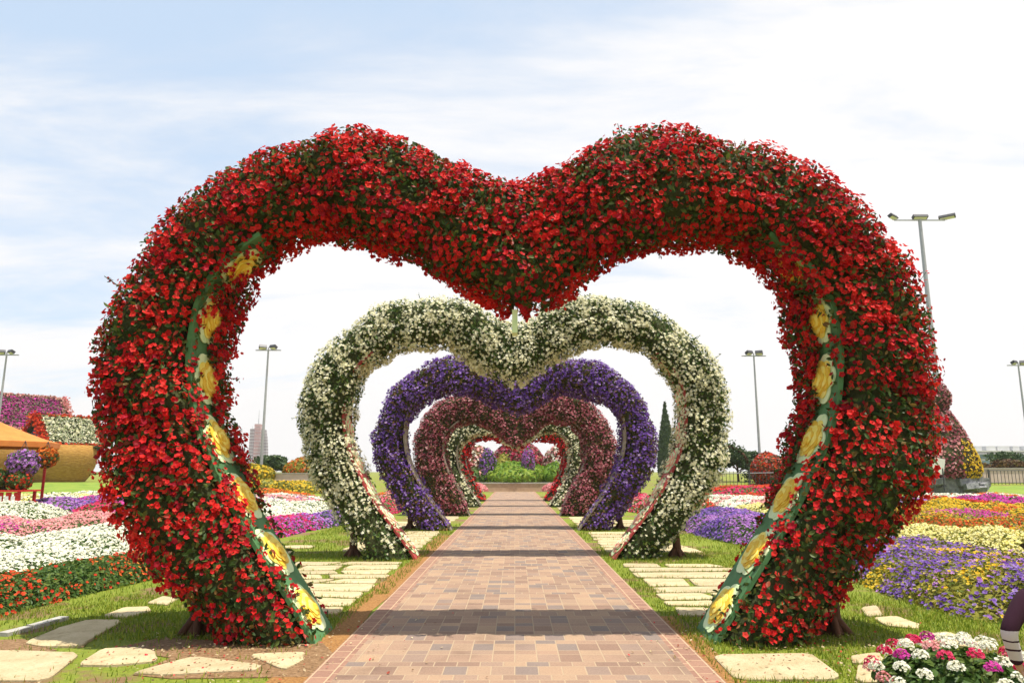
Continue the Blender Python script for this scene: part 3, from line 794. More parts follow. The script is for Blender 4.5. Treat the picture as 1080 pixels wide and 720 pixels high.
GRASS = leaf_mat('grass_blade', [(0, (0.085, 0.15, 0.010)), (0.5, (0.19, 0.265, 0.016)), (0.85, (0.30, 0.33, 0.03)), (1, (0.40, 0.34, 0.08))], 0.4)
BLADE = (np.array([(-.09, 0, 0), (.09, 0, 0), (.06, 0.12, .6), (-.04, 0.12, .6), (0.02, .38, 1.0)]), np.array([(0, 1, 2), (0, 2, 3), (3, 2, 4)]), np.zeros(5))
gb = MB()
for (x0, x1, y0, y1, dn, sz) in ((-6.2, -1.95, 6.0, 10.5, 1500, 0.05), (1.75, 6.2, 6.0, 10.5, 1500, 0.05), (-5.9, -1.8, 10.5, 16, 800, 0.055), (1.74, 5.6, 10.5, 16, 800, 0.055),
                                 (-5.6, -1.75, 16, 24, 300, 0.07), (1.74, 5.4, 16, 24, 300, 0.07)):
    n = int((x1 - x0) * (y1 - y0) * dn)
    p = np.stack([rng.uniform(x0, x1, n), rng.uniform(y0, y1, n), np.zeros(n)], 1)
    k = np.ones(n, bool)
    for q in stone_polys:
        if q[:, 1].max() < y0 or q[:, 1].min() > y1: continue
        k &= ~in_poly(p, q.mean(0) + (q - q.mean(0)) * (0.93 - 0.04 * math.sin(q[0, 0] * 9)))
    f = noise3(p, 2.2, 91)
    soil = (p[:, 0] < 0) & (p[:, 1] < 7.75) & (p[:, 0] > -4.6)
    k &= rng.random(n) < np.where(soil, 0.10, np.clip(0.75 + f * 0.7, 0.12, 1))
    p = p[k]
    stamp(gb, BLADE, p, np.array([0, 0, 1.0]) + rng.normal(size=p.shape) * 0.28, sz * rng.uniform(0.6, 1.35, len(p)), rng)
kind(gb.build('grass', GRASS), 'stuff')


# fallen petals and leaf litter below the nearest arch
fp = MB(); n = 1500
p = np.stack([rng.choice([-1, 1], n) * np.abs(rng.normal(2.7, 0.75, n)), rng.normal(7.5, 0.75, n), np.full(n, 0.03)], 1)
stamp(fp, LEAFQ, p[:1100], np.array([0, 0, 1.0]) + rng.normal(size=(1100, 3)) * 0.35, rng.uniform(0.015, 0.04, 1100), rng)
LITTER = leaf_mat('dry_litter', [(0, (0.30, 0.20, 0.09)), (0.4, (0.55, 0.45, 0.28)), (0.7, (0.16, 0.08, 0.03)), (0.85, (0.45, 0.02, 0.03)), (1, (0.6, 0.05, 0.05))], 0.2)
stamp(fp, PENTA, p[1100:], np.array([0, 0, 1.0]) + rng.normal(size=(400, 3)) * 0.3, rng.uniform(0.015, 0.035, 400), rng)
kind(fp.build('leaf_litter', LITTER), 'stuff')

# ------------------------------------------------------------------ flower beds
def bed(label, x0, x1, y0, y1, h, petals, leafm, seed, cover=0.7, lcover=0.5, wav=0.35, group='flower beds in rolling strips', fs=1.0, patch=2.0, name='flower_bed'):
    """a mounded strip of bedding flowers; petals = [(material, weight)], drifts chosen by noise"""
    r = np.random.default_rng(seed)
    m, k = max(8, int((y1 - y0) * 5)), 16
    v = np.linspace(0, 1, m); u = np.linspace(0, 1, k)
    yy = y0 + (y1 - y0) * v
    wl_ = np.sin(yy * 0.42 + seed) * wav + np.sin(yy * 0.17 + seed * 2.1) * wav * 0.8
    wr = np.sin(yy * 0.39 + seed + 1.1) * wav * 0.4 + wl_ * 0.8
    endp = 0.75 + 0.25 * np.sin(math.pi * v) ** 0.4
    xm = (x0 + x1) / 2
    XL = xm + (x0 + wl_ - xm) * endp; XR = xm + (x1 + wr - xm) * endp
    X = XL[:, None] * (1 - u[None]) + XR[:, None] * u[None]; Yg = np.repeat(yy[:, None], k, 1)
    prof = (1 - np.abs(2 * u - 1) ** 3.0)[None] * (1 - np.abs(2 * v - 1) ** 14)[:, None]
    P0 = np.stack([X, Yg, gz(X, Yg) - 0.02], 2)
    lump = noise3(P0.reshape(-1, 3), 1.6, seed + 3).reshape(m, k)
    Z = gz(X, Yg) - 0.02 + h * prof * (1 + 0.30 * lump + 0.20 * noise3(P0.reshape(-1, 3), 5.5, seed + 4).reshape(m, k))
    P = np.stack([X, Yg, Z], 2)
    P = P.transpose(1, 0, 2)[::-1] if False else P
    A = grid_area(P)
    dist = (y0 + y1) / 2
    fsz = max(0.05, 0.0028 * dist) * fs
    root = thing(name, label, 'flower bed', ((x0 + x1) / 2, y0, float(gz(xm, y0))), group)
    fo = MB(); fo.grid(P)
    def pts(n):
        p, nn, i, j = sample_grid(P, n, r)
        nn = np.where(nn[:, 2:3] < 0, -nn, nn)
        return p, nn
    n = int(A * lcover / (fsz ** 2 * 0.9) * 1.3)
    p, nn = pts(n)
    stamp(fo, LEAFT if dist < 14 else LEAFQ, p + nn * r.uniform(0, 0.07, n)[:, None] * fs, nn + r.normal(size=nn.shape) * 0.6, fsz * r.uniform(0.9, 1.7, n), r)
    fo.build('foliage', leafm, root)
    n = int(A * 1.0 / (fsz ** 2 * 0.62))
    p, nn = pts(n)
    f = noise3(p, 3.0, seed + 7)
    keep = r.random(n) < np.clip(cover + f * 0.35, 0.02, 1); p, nn = p[keep], nn[keep]
    g = noise3(p, patch, seed + 8) * 0.8 + r.normal(size=len(p)) * 0.16
    order = np.argsort(np.argsort(g)) / max(1, len(g))
    tot = sum(w for _, w in petals); a = 0
    for mt, w in petals:
        b_ = a + w / tot
        s = (order >= a) & (order < b_ + 1e-9); a = b_
        q = MB()
        stamp(q, PETUNIA if dist < 19 else PENTA, p[s] + nn[s] * r.uniform(0.02, 0.09, s.sum())[:, None], nn[s] + r.normal(size=(s.sum(), 3)) * 0.35 + np.array([0, -0.25, 0.1]),
              fsz * r.uniform(0.75, 1.3, s.sum()), r)
        if q.V: q.build('blossoms', mt, root)
    return root


# left of the path, from the near border outwards
bed('leafy border of red and orange flowers at the near left, edging the white bed', -7.1, -5.7, 8.0, 15.0, 0.30, [(ORANGE, 1), (SCARLET, 5)], LEAF_MID, 101, 0.13, 1.6)
bed('hot pink border plants beside the red arch left leg', -7.2, -5.9, 15.2, 18.8, 0.34, [(MAGENTA, 2), (CRIMSON, 4)], LEAF_MID, 102, 0.75, 0.5)
bed('magenta and purple border seen between the red and white arches on the left', -7.0, -5.6, 19.0, 28.5, 0.36, [(CRIMSON, 2), (MAGENTA, 2), (LILAC, 4), (VIOLET, 2)], LEAF_MID, 103, 0.75, 0.5, patch=0.6)
bed('broad bed of white petunias at the near left', -10.8, -7.05, 8.6, 21.5, 0.45, [(PURE, 1)], LEAF_MID, 104, 0.86, 0.42)
bed('strip of white flowers behind the purple border on the left', -10.4, -7.2, 21.8, 33.0, 0.40, [(PURE, 1)], LEAF_MID, 105, 0.75, 0.42)
bed('salmon pink bed behind the near white petunias, with a magenta drift', -14.0, -10.8, 12.5, 25.5, 0.42, [(PINK, 5), (MAGENTA, 1.2), (PURE, 0.7)], LEAF_MID, 106, 0.78, 0.45, patch=0.8)
bed('pink and white striped bed far back on the left between two arches', -14.0, -10.4, 26.0, 42.0, 0.40, [(PINK, 4), (LILAC, 1), (PURE, 3)], LEAF_MID, 107, 0.8, 0.4, patch=0.6)
bed('white flower bed at the left photo edge beyond the garden walk', -19.2, -15.4, 16, 27.2, 0.5, [(PURE, 1)], LEAF_MID, 108, 0.8, 0.5)
bed('crimson pink bed beyond the walk on the left', -17.6, -15.3, 27.2, 40, 0.45, [(CRIMSON, 3), (MAGENTA, 2)], LEAF_MID, 109, 0.85, 0.4)
bed('purple bed behind the crimson pink one on the left', -20.4, -17.6, 28, 42, 0.5, [(LILAC, 2), (VIOLET, 2), (MAGENTA, 2)], LEAF_MID, 110, 0.85, 0.4, patch=0.7)
bed('cream white bed below the lawn of the basket house', -26.5, -20.5, 33, 46, 0.5, [(CREAM, 1), (PURE, 3)], LEAF_MID, 111, 0.85, 0.4)
bed('low orange strip far back on the left between the arches', -22.0, -12.5, 45.5, 48.5, 0.35, [(ORANGE, 3), (SCARLET, 1)], LEAF_YEL, 112, 0.8, 0.5)
bed('yellow green hedge far back on the left between the arches', -25.0, -13.0, 50.0, 53.0, 0.75, [(YELLOW, 1)], LEAF_YEL, 113, 0.45, 0.9, name='flowering_hedge')
bed('pale pink strip in front of the orange one far left', -20.0, -11.5, 42.6, 45.2, 0.3, [(PINK, 1), (PURE, 2)], LEAF_MID, 114, 0.8, 0.4)
bed('low hedge of orange and pink flowers left of the purple and burgundy arches', -7.6, -5.2, 29.5, 42, 0.5, [(ORANGE, 1), (PINK, 2), (CRIMSON, 1)], LEAF_MID, 115, 0.5, 0.8, patch=0.7)
bed('low hedge of red and pink flowers right of the purple and burgundy arches', 5.2, 7.6, 25.5, 41, 0.5, [(CRIMSON, 2), (PINK, 2), (SCARLET, 2)], LEAF_MID, 116, 0.55, 0.8, patch=0.7)
# right of the path
bed('violet bed with yellow leaves at the near right', 5.5, 8.5, 8.6, 16.6, 0.42, [(VIOLET, 4), (LILAC, 1.2), (YELLOW, 1.4)], LEAF_YEL, 121, 0.55, 0.95, patch=3.0)
bed('lilac mound seen between the white and red arches on the right', 5.0, 7.9, 17.0, 24.5, 0.5, [(LILAC, 2), (VIOLET, 3)], LEAF_MID, 122, 0.8, 0.5)
bed('pale yellow flower strip behind the near violet bed', 8.4, 10.9, 9.0, 18.4, 0.45, [(CREAM, 1)], LEAF_YEL, 123, 0.85, 0.5)
bed('pale yellow strip behind the lilac mound on the right', 7.9, 10.2, 18.8, 29.0, 0.42, [(CREAM, 1)], LEAF_YEL, 124, 0.85, 0.4)
bed('mixed orange, green and purple plants behind the pale yellow strip', 10.7, 13.6, 12.5, 23.4, 0.5, [(SCARLET, 0.6), (ORANGE, 1.4), (YELLOW, 2.2), (MAGENTA, 1)], LEAF_YEL, 125, 0.45, 0.9, patch=1.2)
bed('orange and green mounds with a purple drift on the right, behind the white arch', 10.2, 13.6, 24.0, 33.0, 0.55, [(ORANGE, 2), (YELLOW, 2), (LILAC, 3)], LEAF_YEL, 126, 0.6, 0.7, patch=0.7)
bed('golden yellow bed across the right side of the garden', 13.8, 18.4, 16.5, 29.5, 0.6, [(YELLOW, 6), (ORANGE, 0.7)], LEAF_YEL, 127, 0.62, 0.8)
bed('thin scarlet strip below the magenta one at the far right', 18.5, 19.7, 22, 35, 0.42, [(SCARLET, 1)], LEAF_MID, 128, 0.88, 0.4)
bed('bright magenta strip at the far right', 19.8, 23.2, 24, 36, 0.5, [(MAGENTA, 4), (LILAC, 1)], LEAF_MID, 129, 0.9, 0.35)
bed('purple and white bed left of the magenta strip', 14.0, 19.4, 30.4, 38, 0.45, [(LILAC, 2), (VIOLET, 2), (PURE, 1.6)], LEAF_MID, 130, 0.8, 0.4, patch=0.7)
bed('pink white strip far back on the right between the arches', 9.8, 15.5, 33.5, 42, 0.35, [(PURE, 3), (PINK, 1)], LEAF_MID, 131, 0.85, 0.4)
bed('nearer of two red flower strips in front of the far railing', 12.0, 20.0, 43.4, 46.0, 0.35, [(SCARLET, 3), (CRIMSON, 1), (PINK, 1)], LEAF_MID, 132, 0.85, 0.4)
bed('farther of two red flower strips in front of the far railing', 12.5, 22.0, 49.5, 52.0, 0.38, [(CRIMSON, 2), (SCARLET, 2)], LEAF_MID, 133, 0.9, 0.35)
bed('white strip behind the magenta one below the right lawn', 19.5, 31, 39, 43, 0.35, [(PURE, 3), (ORANGE, 1)], LEAF_MID, 134, 0.8, 0.4)
bed('yellow orange strip at the right photo edge behind the magenta one', 24.5, 34, 31, 38.0, 0.5, [(YELLOW, 2), (ORANGE, 2)], LEAF_YEL, 135, 0.7, 0.6)

LAWN = noisy_mat('mown_lawn', [(0.25, (0.10, 0.17, 0.02)), (0.5, (0.16, 0.23, 0.028)), (0.75, (0.22, 0.27, 0.04))], 1.2, 0.95, 0.4, 0.05)


def lawn(x0, x1, y0, y1):
    X, Y = np.meshgrid(np.linspace(x0, x1, 24), np.linspace(y0, y1, 24), indexing='ij')
    edge = (1 - np.abs((X - x0) / (x1 - x0) * 2 - 1) ** 10) * (1 - np.abs((Y - y0) / (y1 - y0) * 2 - 1) ** 10)
    kind(MB().grid(np.stack([X, Y, gz(X, Y) - 0.03 + 0.12 * edge], 2)).build('lawn', LAWN, smooth=True), 'structure')


lawn(-52, -26, 46.5, 60); lawn(20, 62, 43.5, 56)

# ------------------------------------------------------------------ floodlight poles
def lamp(label, px, py, Y, H, nh=3):
    top = at(px, py, Y); x = top.x; g = float(gz(x, Y))
    H = top.z - g
    root = thing('floodlight_pole', label, 'light pole', (x, Y, g), 'tall floodlight poles round the garden')
    MB().rod((x, Y, g), (x, Y, g + 0.25), 0.28, 0.26, 14).rod((x, Y, g + 0.25), (x, Y, g + H), 0.14 * H / 12, 0.075 * H / 12, 14).build('pole', STEEL, root, True)
    w = 1.3 * H / 12
    MB().box((x, Y, g + H - 0.02), (2 * w * 0.9, 0.09, 0.09)).rod((x, Y, g + H), (x, Y, g + H + 0.2), 0.05, 0.05, 8).build('crossbar', STEEL, root)
    for k in range(nh):
        dx = (k - (nh - 1) / 2) * w * (1.55 if nh == 3 else 1.2) * 0.62 * 1.0
        rz = [0.7, 0.0, -0.7][k] if nh == 3 else [0.5, -0.5][k]
        fl = MB().box((x + dx, Y - 0.1, g + H + 0.24), (0.52 * w, 0.36, 0.24), rz, -0.5).build('floodlight', DARKMET, root)
        MB().box((x + dx - math.sin(rz) * -0.02, Y - 0.1 - 0.04, g + H + 0.10), (0.44 * w, 0.28, 0.02), rz, -0.5).build('lens', WHITEP, fl)
        MB().rod((x + dx, Y, g + H), (x + dx, Y - 0.06, g + H + 0.16), 0.035, 0.035, 6).build('bracket', STEEL, fl)


lamp('tallest floodlight pole, rising behind the right side of the red arch', 970, 232, 57, 12)
lamp('floodlight pole between the white and red arches on the right', 795, 375, 60, 12, 2)
lamp('floodlight pole between the red and white arches on the left', 283, 369, 60, 12, 2)
lamp('floodlight pole above the pink flower roof at the left edge', 7, 374, 62, 12, 2)
lamp('floodlight pole at the right edge above the far pale building', 1074, 385, 66, 12, 2)


# ------------------------------------------------------------------ trees and shrubs
def tree(label, x, y, h, w, seed, leafm=TREE_LEAF, trunk=0.35, group=None, name='tree', cat='tree', flowers=None, leaf=0.3):
    r = np.random.default_rng(seed)
    g = float(gz(x, y))
    root = thing(name, label, cat, (x, y, g), group)
    m = MB()
    th = h * trunk
    m.path([Vector((x, y, g - 0.1)), Vector((x + r.normal() * 0.08, y, g + th)), Vector((x + r.normal() * 0.2, y, g + h * 0.75))], [h * 0.035, h * 0.024, h * 0.008], 9)
    P, N = [], []
    for k in range(9):
        a = r.uniform(0, 6.283); e = r.uniform(0.25, 1.1)
        c = Vector((x + math.cos(a) * w * 0.36 * r.uniform(0.4, 1.1), y + math.sin(a) * w * 0.36, g + th + (h - th) * r.uniform(0.25, 0.85)))
        m.rod((x, y, g + th * r.uniform(0.75, 1.1)), c, h * 0.014, h * 0.005, 6)
        n = 260
        d = r.normal(size=(n, 3)); d /= np.linalg.norm(d, axis=1, keepdims=True)
        rad = r.uniform(0.35, 1.0, n) ** 0.5
        sc = np.array([w * 0.24, w * 0.24, (h - th) * 0.22]) * r.uniform(0.75, 1.3)
        P.append(np.array(c) + d * rad[:, None] * sc); N.append(d)
    m.build('trunk', BARK, root, True)
    P, N = np.concatenate(P), np.concatenate(N)
    P[:, 2] = np.maximum(P[:, 2], g + 0.1)
    q = MB(); stamp(q, LEAFQ, P, N + r.normal(size=N.shape) * 0.6, leaf * r.uniform(0.7, 1.5, len(P)), r)
    q.build('crown', leafm, root)
    if flowers:
        k = r.random(len(P)) < 0.35
        q = MB(); stamp(q, PENTA, P[k] + N[k] * 0.1, N[k] + r.normal(size=(k.sum(), 3)) * 0.4, leaf * 0.7 * r.uniform(0.7, 1.3, k.sum()), r)
        q.build('blossoms', flowers, root)
    return root


def shrub(label, x, y, h, w, seed, leafm, petals=None, cover=0.5, group=None, name='shrub', fs=0.12, z=None, shape='ball', cat='shrub'):
    """a clipped or loose bush: leafy core and scattered flowers"""
    r = np.random.default_rng(seed)
    g = float(gz(x, y)) if z is None else z
    root = thing(name, label, cat, (x, y, g), group)
    t = np.linspace(0, 1, 14); a = np.linspace(0, 2 * math.pi, 22)
    if shape == 'ball': rad = np.sin(np.pi * np.clip(t * 0.93 + 0.07, 0, 1)) ** 0.55
    elif shape == 'cone': rad = np.clip(1.03 - t, 0, 1) ** 0.85 * np.clip(t * 12 + 0.5, 0, 1)
    else: rad = np.clip((1 - t ** 6), 0, 1) * np.clip(t * 8 + 0.6, 0, 1)
    rad[-1] = 0.01
    P = np.stack([x + rad[:, None] * np.cos(a) * w / 2, y + rad[:, None] * np.sin(a) * w / 2, g + np.repeat((t * h)[:, None], 22, 1)], 2)
    ns = noise3(P.reshape(-1, 3), 5.0 / max(w, 0.5), seed).reshape(P.shape[:2])
    P[:, :, :2] = np.array([x, y]) + (P[:, :, :2] - np.array([x, y])) * (1 + 0.12 * ns)[:, :, None]
    A = grid_area(P)
    q = MB().grid(P); n = int(A / fs ** 2 * 2.2)
    P = P[:, ::-1]
    p, nn, _, _ = sample_grid(P, n, r)
    stamp(q, LEAFQ, p + nn * r.uniform(0, fs * 0.8, n)[:, None], nn + r.normal(size=nn.shape) * 0.6, fs * r.uniform(0.8, 1.6, n), r)
    q.build('foliage', leafm, root)
    if petals:
        for mt, cv in petals:
            n = int(A / fs ** 2 * 1.6 * cv)
            p, nn, _, _ = sample_grid(P, n, r)
            q = MB(); stamp(q, PENTA, p + nn * fs * 0.6, nn + r.normal(size=nn.shape) * 0.35, fs * r.uniform(0.7, 1.2, n), r)
            q.build('blossoms', mt, root)
    return root


# the end of the path: low wall, topiary, flower columns
WALLM = noisy_mat('wall_plaster', [(0.25, (0.30, 0.20, 0.13)), (0.75, (0.42, 0.30, 0.20))], 3, 0.9, 0.3, 0.01)
w = thing('low_wall', 'low tan wall closing the end of the brick path', 'wall', (0, 62.5, 0))
MB().box((0, 62.5, 0.33), (11, 0.4, 0.7)).build('wall_body', WALLM, w); MB().box((0, 62.5, 0.73), (11.2, 0.5, 0.1)).build('coping', KERB, w)
shrub('broad clipped green hedge mound above the low wall', 0.0, 66, 2.3, 7.0, 201, LEAF_LIME, None, name='hedge_mound', fs=0.3, z=0.1, cat='hedge')
shrub('yellow green pointed bush on top of the central hedge', -1.1, 68.5, 3.3, 3.6, 202, LEAF_YEL, None, fs=0.3, z=0.1, shape='cone')
shrub('round green bush right of the lilac column at the path end', 3.6, 64.5, 2.3, 2.6, 203, LEAF_LIME, None, fs=0.25, z=0.1)
shrub('dark green bush at the left of the path end', -4.0, 64.5, 1.9, 3.0, 204, LEAF, [(PINK, 0.1)], fs=0.25, z=0.1)
shrub('tall bright lilac flower column at the path end', 1.15, 64.0, 3.3, 0.95, 205, LEAF_MID, [(LILAC, 1.2), (MAGENTA, 0.4)], fs=0.18, z=0.5, shape='col', name='flower_column', cat='flower column')
shrub('paler purple flower column left of the central hedge', -2.4, 64.6, 3.3, 1.3, 206, LEAF, [(LILAC, 0.9), (VIOLET, 0.4)], fs=0.2, z=0.4, shape='col', name='flower_column', cat='flower column')
shrub('mass of dark pink flowers behind the hedge at the path end', 0.4, 74, 4.6, 5.0, 207, LEAF_RUST, [(MAROON, 1.0), (CRIMSON, 0.5)], fs=0.3, z=0.1)
shrub('salmon pink flowering bush at the right of the path end', 5.6, 62.0, 3.1, 3.0, 208, LEAF_RUST, [(PINK, 1.0)], fs=0.22, z=0.1)
shrub('pale pink blossoming bush behind the left of the path end', -4.6, 72, 4.2, 5.0, 209, LEAF_RUST, [(PINK, 0.7), (PURE, 0.4)], fs=0.3, z=0.1)
shrub('pale blossoming bush behind the right of the path end', 5.2, 73, 4.4, 4.4, 210, LEAF_RUST, [(PINK, 0.6), (PURE, 0.5)], fs=0.3, z=0.1)
for sg, lb in ((-1, 'round bowl of pink flowers at the left end of the path'), (1, 'round bowl of pink flowers at the right end of the path')):
    p = thing('flower_bowl', lb, 'planter', (sg * 3.0, 50, 0))
    MB().rod((sg * 3.0, 50, 0), (sg * 3.0, 50, 0.45), 0.55, 0.85, 20).build('bowl', KERB, p, True)
    q = MB(); d = rng.normal(size=(900, 3)); d[:, 2] = np.abs(d[:, 2]); d /= np.linalg.norm(d, axis=1, keepdims=True)
    stamp(q, PENTA, d * np.array([1.15, 1.15, 0.55]) + np.array([sg * 3.0, 50, 0.42]), d + rng.normal(size=d.shape) * 0.4, rng.uniform(0.1, 0.2, 900), rng); q.build('blossoms', PINK, p)
    q = MB(); stamp(q, LEAFQ, d[:300] * np.array([1.05, 1.05, 0.5]) + np.array([sg * 3.0, 50, 0.4]), d[:300] + rng.normal(size=(300, 3)), rng.uniform(0.12, 0.22, 300), rng); q.build('foliage', LEAF_MID, p)

# far right: trees, topiary on its plinth, railing, building
GREYSTONE = noisy_mat('rough_grey_stone', [(0.25, (0.10, 0.10, 0.11)), (0.5, (0.20, 0.20, 0.21)), (0.8, (0.34, 0.34, 0.34))], 4, 0.95, 0.8, 0.1)
tp = at(1001, 517, 50)
tx, ty = tp.x, 50.0; tg = float(gz(tx, ty))
root = thing('topiary_figure', 'tall flower covered topiary figure on a rock plinth behind the right red leg', 'topiary', (tx - 0.6, ty, tg))
cxm = tx - 0.9
P = np.array([[(cxm + math.cos(a) * rr * (1 + 0.06 * math.sin(3 * a)), ty + math.sin(a) * rr, tg + 1.2 + z) for a in np.linspace(0, 2 * math.pi, 30)]
              for z, rr in ((-0.1, 2.7), (0.4, 2.9), (1.2, 2.75), (2.2, 2.35), (3.2, 1.95), (4.0, 1.5), (4.5, 1.2), (4.9, 1.45), (5.5, 1.5), (6.1, 1.15), (6.5, 0.6), (6.6, 0.02))])
MB().grid(P[:, ::-1]).build('frame', CORE, root, True)
rt = np.random.default_rng(301); q1, q2, q3, q4 = MB(), MB(), MB(), MB()
p, nn, i, j = sample_grid(P, 9000, rt); c = np.array([cxm, ty, 0]); out = p - c; out[:, 2] = 0
nn = np.where((np.sum(nn * out, 1) < 0)[:, None], -nn, nn)
stamp(q4, LEAFQ, p, nn + rt.normal(size=(9000, 3)) * 0.6, rt.uniform(0.16, 0.3, 9000), rt)
b = slice(4500, 9000); pp, n2 = p[b] + nn[b] * 0.1, nn[b] + rt.normal(size=(4500, 3)) * 0.4
yel = (pp[:, 2] < tg + 3.4 + noise3(pp, 1.5, 4) * 0.5) & (pp[:, 0] > cxm + 0.6 + noise3(pp, 2, 9) * 0.3); pk = (~yel) & (noise3(pp, 1.2, 31) > 0.1) & (pp[:, 2] < tg + 5.4)
sz = rt.uniform(0.08, 0.19, 4500)
stamp(q1, PENTA, pp[yel], n2[yel], sz[yel], rt); stamp(q2, PENTA, pp[pk], n2[pk], sz[pk], rt); rest = ~(yel | pk); stamp(q3, PENTA, pp[rest], n2[rest], sz[rest], rt)
q4.build('foliage', LEAF_RUST, root); q1.build('blossoms', YELLOW, root); q2.build('blossoms', PINK, root); q3.build('blossoms', MAROON, root)
pl = MB()
for k in range(46):
    a = rt.uniform(0, 6.283); rr = rt.uniform(2.2, 2.9)
    pl.box((cxm + math.cos(a) * rr, ty + math.sin(a) * rr, tg + rt.uniform(0.15, 1.0)), (rt.uniform(0.5, 1.0), rt.uniform(0.5, 0.9), rt.uniform(0.35, 0.6)), rt.uniform(0, 3), rt.normal() * 0.15, rt.normal() * 0.15)
pl.rod((cxm, ty, tg), (cxm, ty, tg + 1.15), 2.5, 2.4, 24)
pl.build('rock_plinth', GREYSTONE, root)
sp = at(990, 497, 46.5)
s = thing('sign_board', 'white tilted sign board beside the topiary plinth', 'sign', (sp.x, 46.5, float(gz(sp.x, 46.5))))
MB().box((sp.x, 46.5, sp.z + 0.35), (0.9, 0.06, 1.0), 0.2, 0.1, 0.15).build('panel', WHITEP, s)
for dx in (-0.3, 0.3): MB().rod((sp.x + dx, 46.55, float(gz(sp.x, 46.5))), (sp.x + dx, 46.55, sp.z + 0.2), 0.04, 0.04, 8).build('leg', DARKMET, s)

PALEW = noisy_mat('pale_pink_wall', [(0.25, (0.50, 0.38, 0.33)), (0.75, (0.62, 0.50, 0.45))], 2, 0.9, 0.2, 0.01)


def railing(label, x0, x1, y, hh, group=None):
    root = thing('railing', label, 'fence', ((x0 + x1) / 2, y, float(gz((x0 + x1) / 2, y))))
    m = MB(); n = int((x1 - x0) / 0.28)
    g = lambda x: float(gz(x, y))
    for k in range(n + 1):
        x = x0 + (x1 - x0) * k / n
        m.rod((x, y, g(x)), (x, y, g(x) + hh), 0.022, 0.022, 5)
    m.build('pickets', DARKMET, root)
    m = MB()
    for z in (0.15, hh): m.rod((x0, y, g(x0) + z), (x1, y, g(x1) + z), 0.035, 0.035, 6)
    m.build('rail', DARKMET, root)
    for k in range(int((x1 - x0) / 3) + 1):
        x = x0 + 3 * k
        MB().box((x, y, g(x) + hh / 2), (0.09, 0.09, hh + 0.15)).build('post', DARKMET, root)
    return root


railing('dark railing in front of the pale wall at the right edge', 34, 62, 57, 1.1)
railing('dark railing behind the red flower strips, between the arches', 12, 28, 56, 1.1)
wr = thing('garden_wall', 'pale pinkish wall behind the right railing', 'wall', (48, 60, 0.8))
MB().box((50, 60, 1.3), (36, 0.3, 1.2)).build('wall_body', PALEW, wr); MB().box((50, 60, 1.95), (36.3, 0.42, 0.1)).build('coping', KERB, wr)
tl = [(39.5, 66, 3.4, 4.5, 0), (44, 67, 3.0, 4.6, 1), (49, 70, 4.0, 5.5, 0), (54, 68, 3.3, 5.0, 1), (60, 71, 4.4, 6, 0)]
tl_lab = ['bushy dark tree right of the topiary plinth', 'low russet tree second from the topiary', 'rounded dark tree below the far building', 'russet tree below the far building near the right edge', 'dark tree at the right edge']
for k, (x, y, h, w_, rd) in enumerate(tl):
    tree(tl_lab[k], x, y, h * 0.60 + 0.25, w_, 400 + k, LEAF_RUST if rd else TREE_LEAF, 0.22, 'trees behind the right railing')
tl2 = [(19.3, 63, 4.6, 4.6, 'spreading tree nearest the white arch, behind the far railing'), (23.4, 66, 3.9, 4.2, 'smaller tree just right of the middle light pole'),
       (27.4, 67, 4.0, 5.0, 'tree behind the far railing beside the red arch')]
for k, (x, y, h, w_, lb) in enumerate(tl2): tree(lb, x, y, h * 0.62, w_ * 0.9, 420 + k, TREE_LEAF, 0.3, 'trees behind the middle railing')
shrub('red flowering bush beside the middle light pole', 19.9, 57.5, 2.4, 2.4, 431, LEAF_RUST, [(SCARLET, 1.0), (PINK, 0.2)], fs=0.2)
# leafy pergola arches beyond the middle railing
for k, (x, y, lb) in enumerate(((17.6, 60, 'leafy round pergola arch left of the middle light pole'), (24.3, 60.5, 'leafy round pergola arch right of the middle light pole'))):
    root = thing('pergola_arch', lb, 'pergola', (x, y, float(gz(x, y))), 'pergola arches beyond the railing'); g = float(gz(x, y))
    m = MB(); pts = [Vector((x + math.cos(a) * 1.7, y, g + max(0, 1.0 + math.sin(a) * 1.9))) for a in np.linspace(math.pi + 0.35, -0.35, 16)]
    m.path(pts, [0.12] * 16, 8).build('frame', BARK, root)
    P = np.concatenate([np.array(v)[None] + rng.normal(size=(90, 3)) * 0.24 for v in pts]); P[:, 2] = np.maximum(P[:, 2], g + .05)
    q = MB(); stamp(q, LEAFQ, P, rng.normal(size=P.shape), rng.uniform(0.15, 0.3, len(P)), rng); q.build('foliage', TREE_LEAF if k == 0 else LEAF_RUST, root)

# cypress / spire behind the white arch
cp = at(703, 478, 110)
root = thing('cypress_tree', 'dark narrow cypress rising between the purple and white arches on the right', 'tree', (cp.x, 110, 0))
h_top = at(701, 424, 110).z
P = np.array([[(cp.x + math.cos(a) * rr, 110 + math.sin(a) * rr, z) for a in np.linspace(0, 2 * math.pi, 16)] for z, rr in
              zip(np.linspace(0.6, h_top, 12), (1.1, 1.3, 1.35, 1.3, 1.2, 1.1, 0.95, 0.75, 0.55, 0.36, 0.2, 0.02))])
MB().rod((cp.x, 110, 0), (cp.x, 110, 3), 0.3, 0.25, 10).build('trunk', BARK, root)
p, nn, _, _ = sample_grid(P, 2600, rng)
q = MB().grid(P); stamp(q, LEAFQ, p, nn + rng.normal(size=nn.shape) * 0.6 + np.array([0, 0, 0.6]), rng.uniform(0.4, 0.8, 2600), rng); q.build('crown', TREE_LEAF, root)

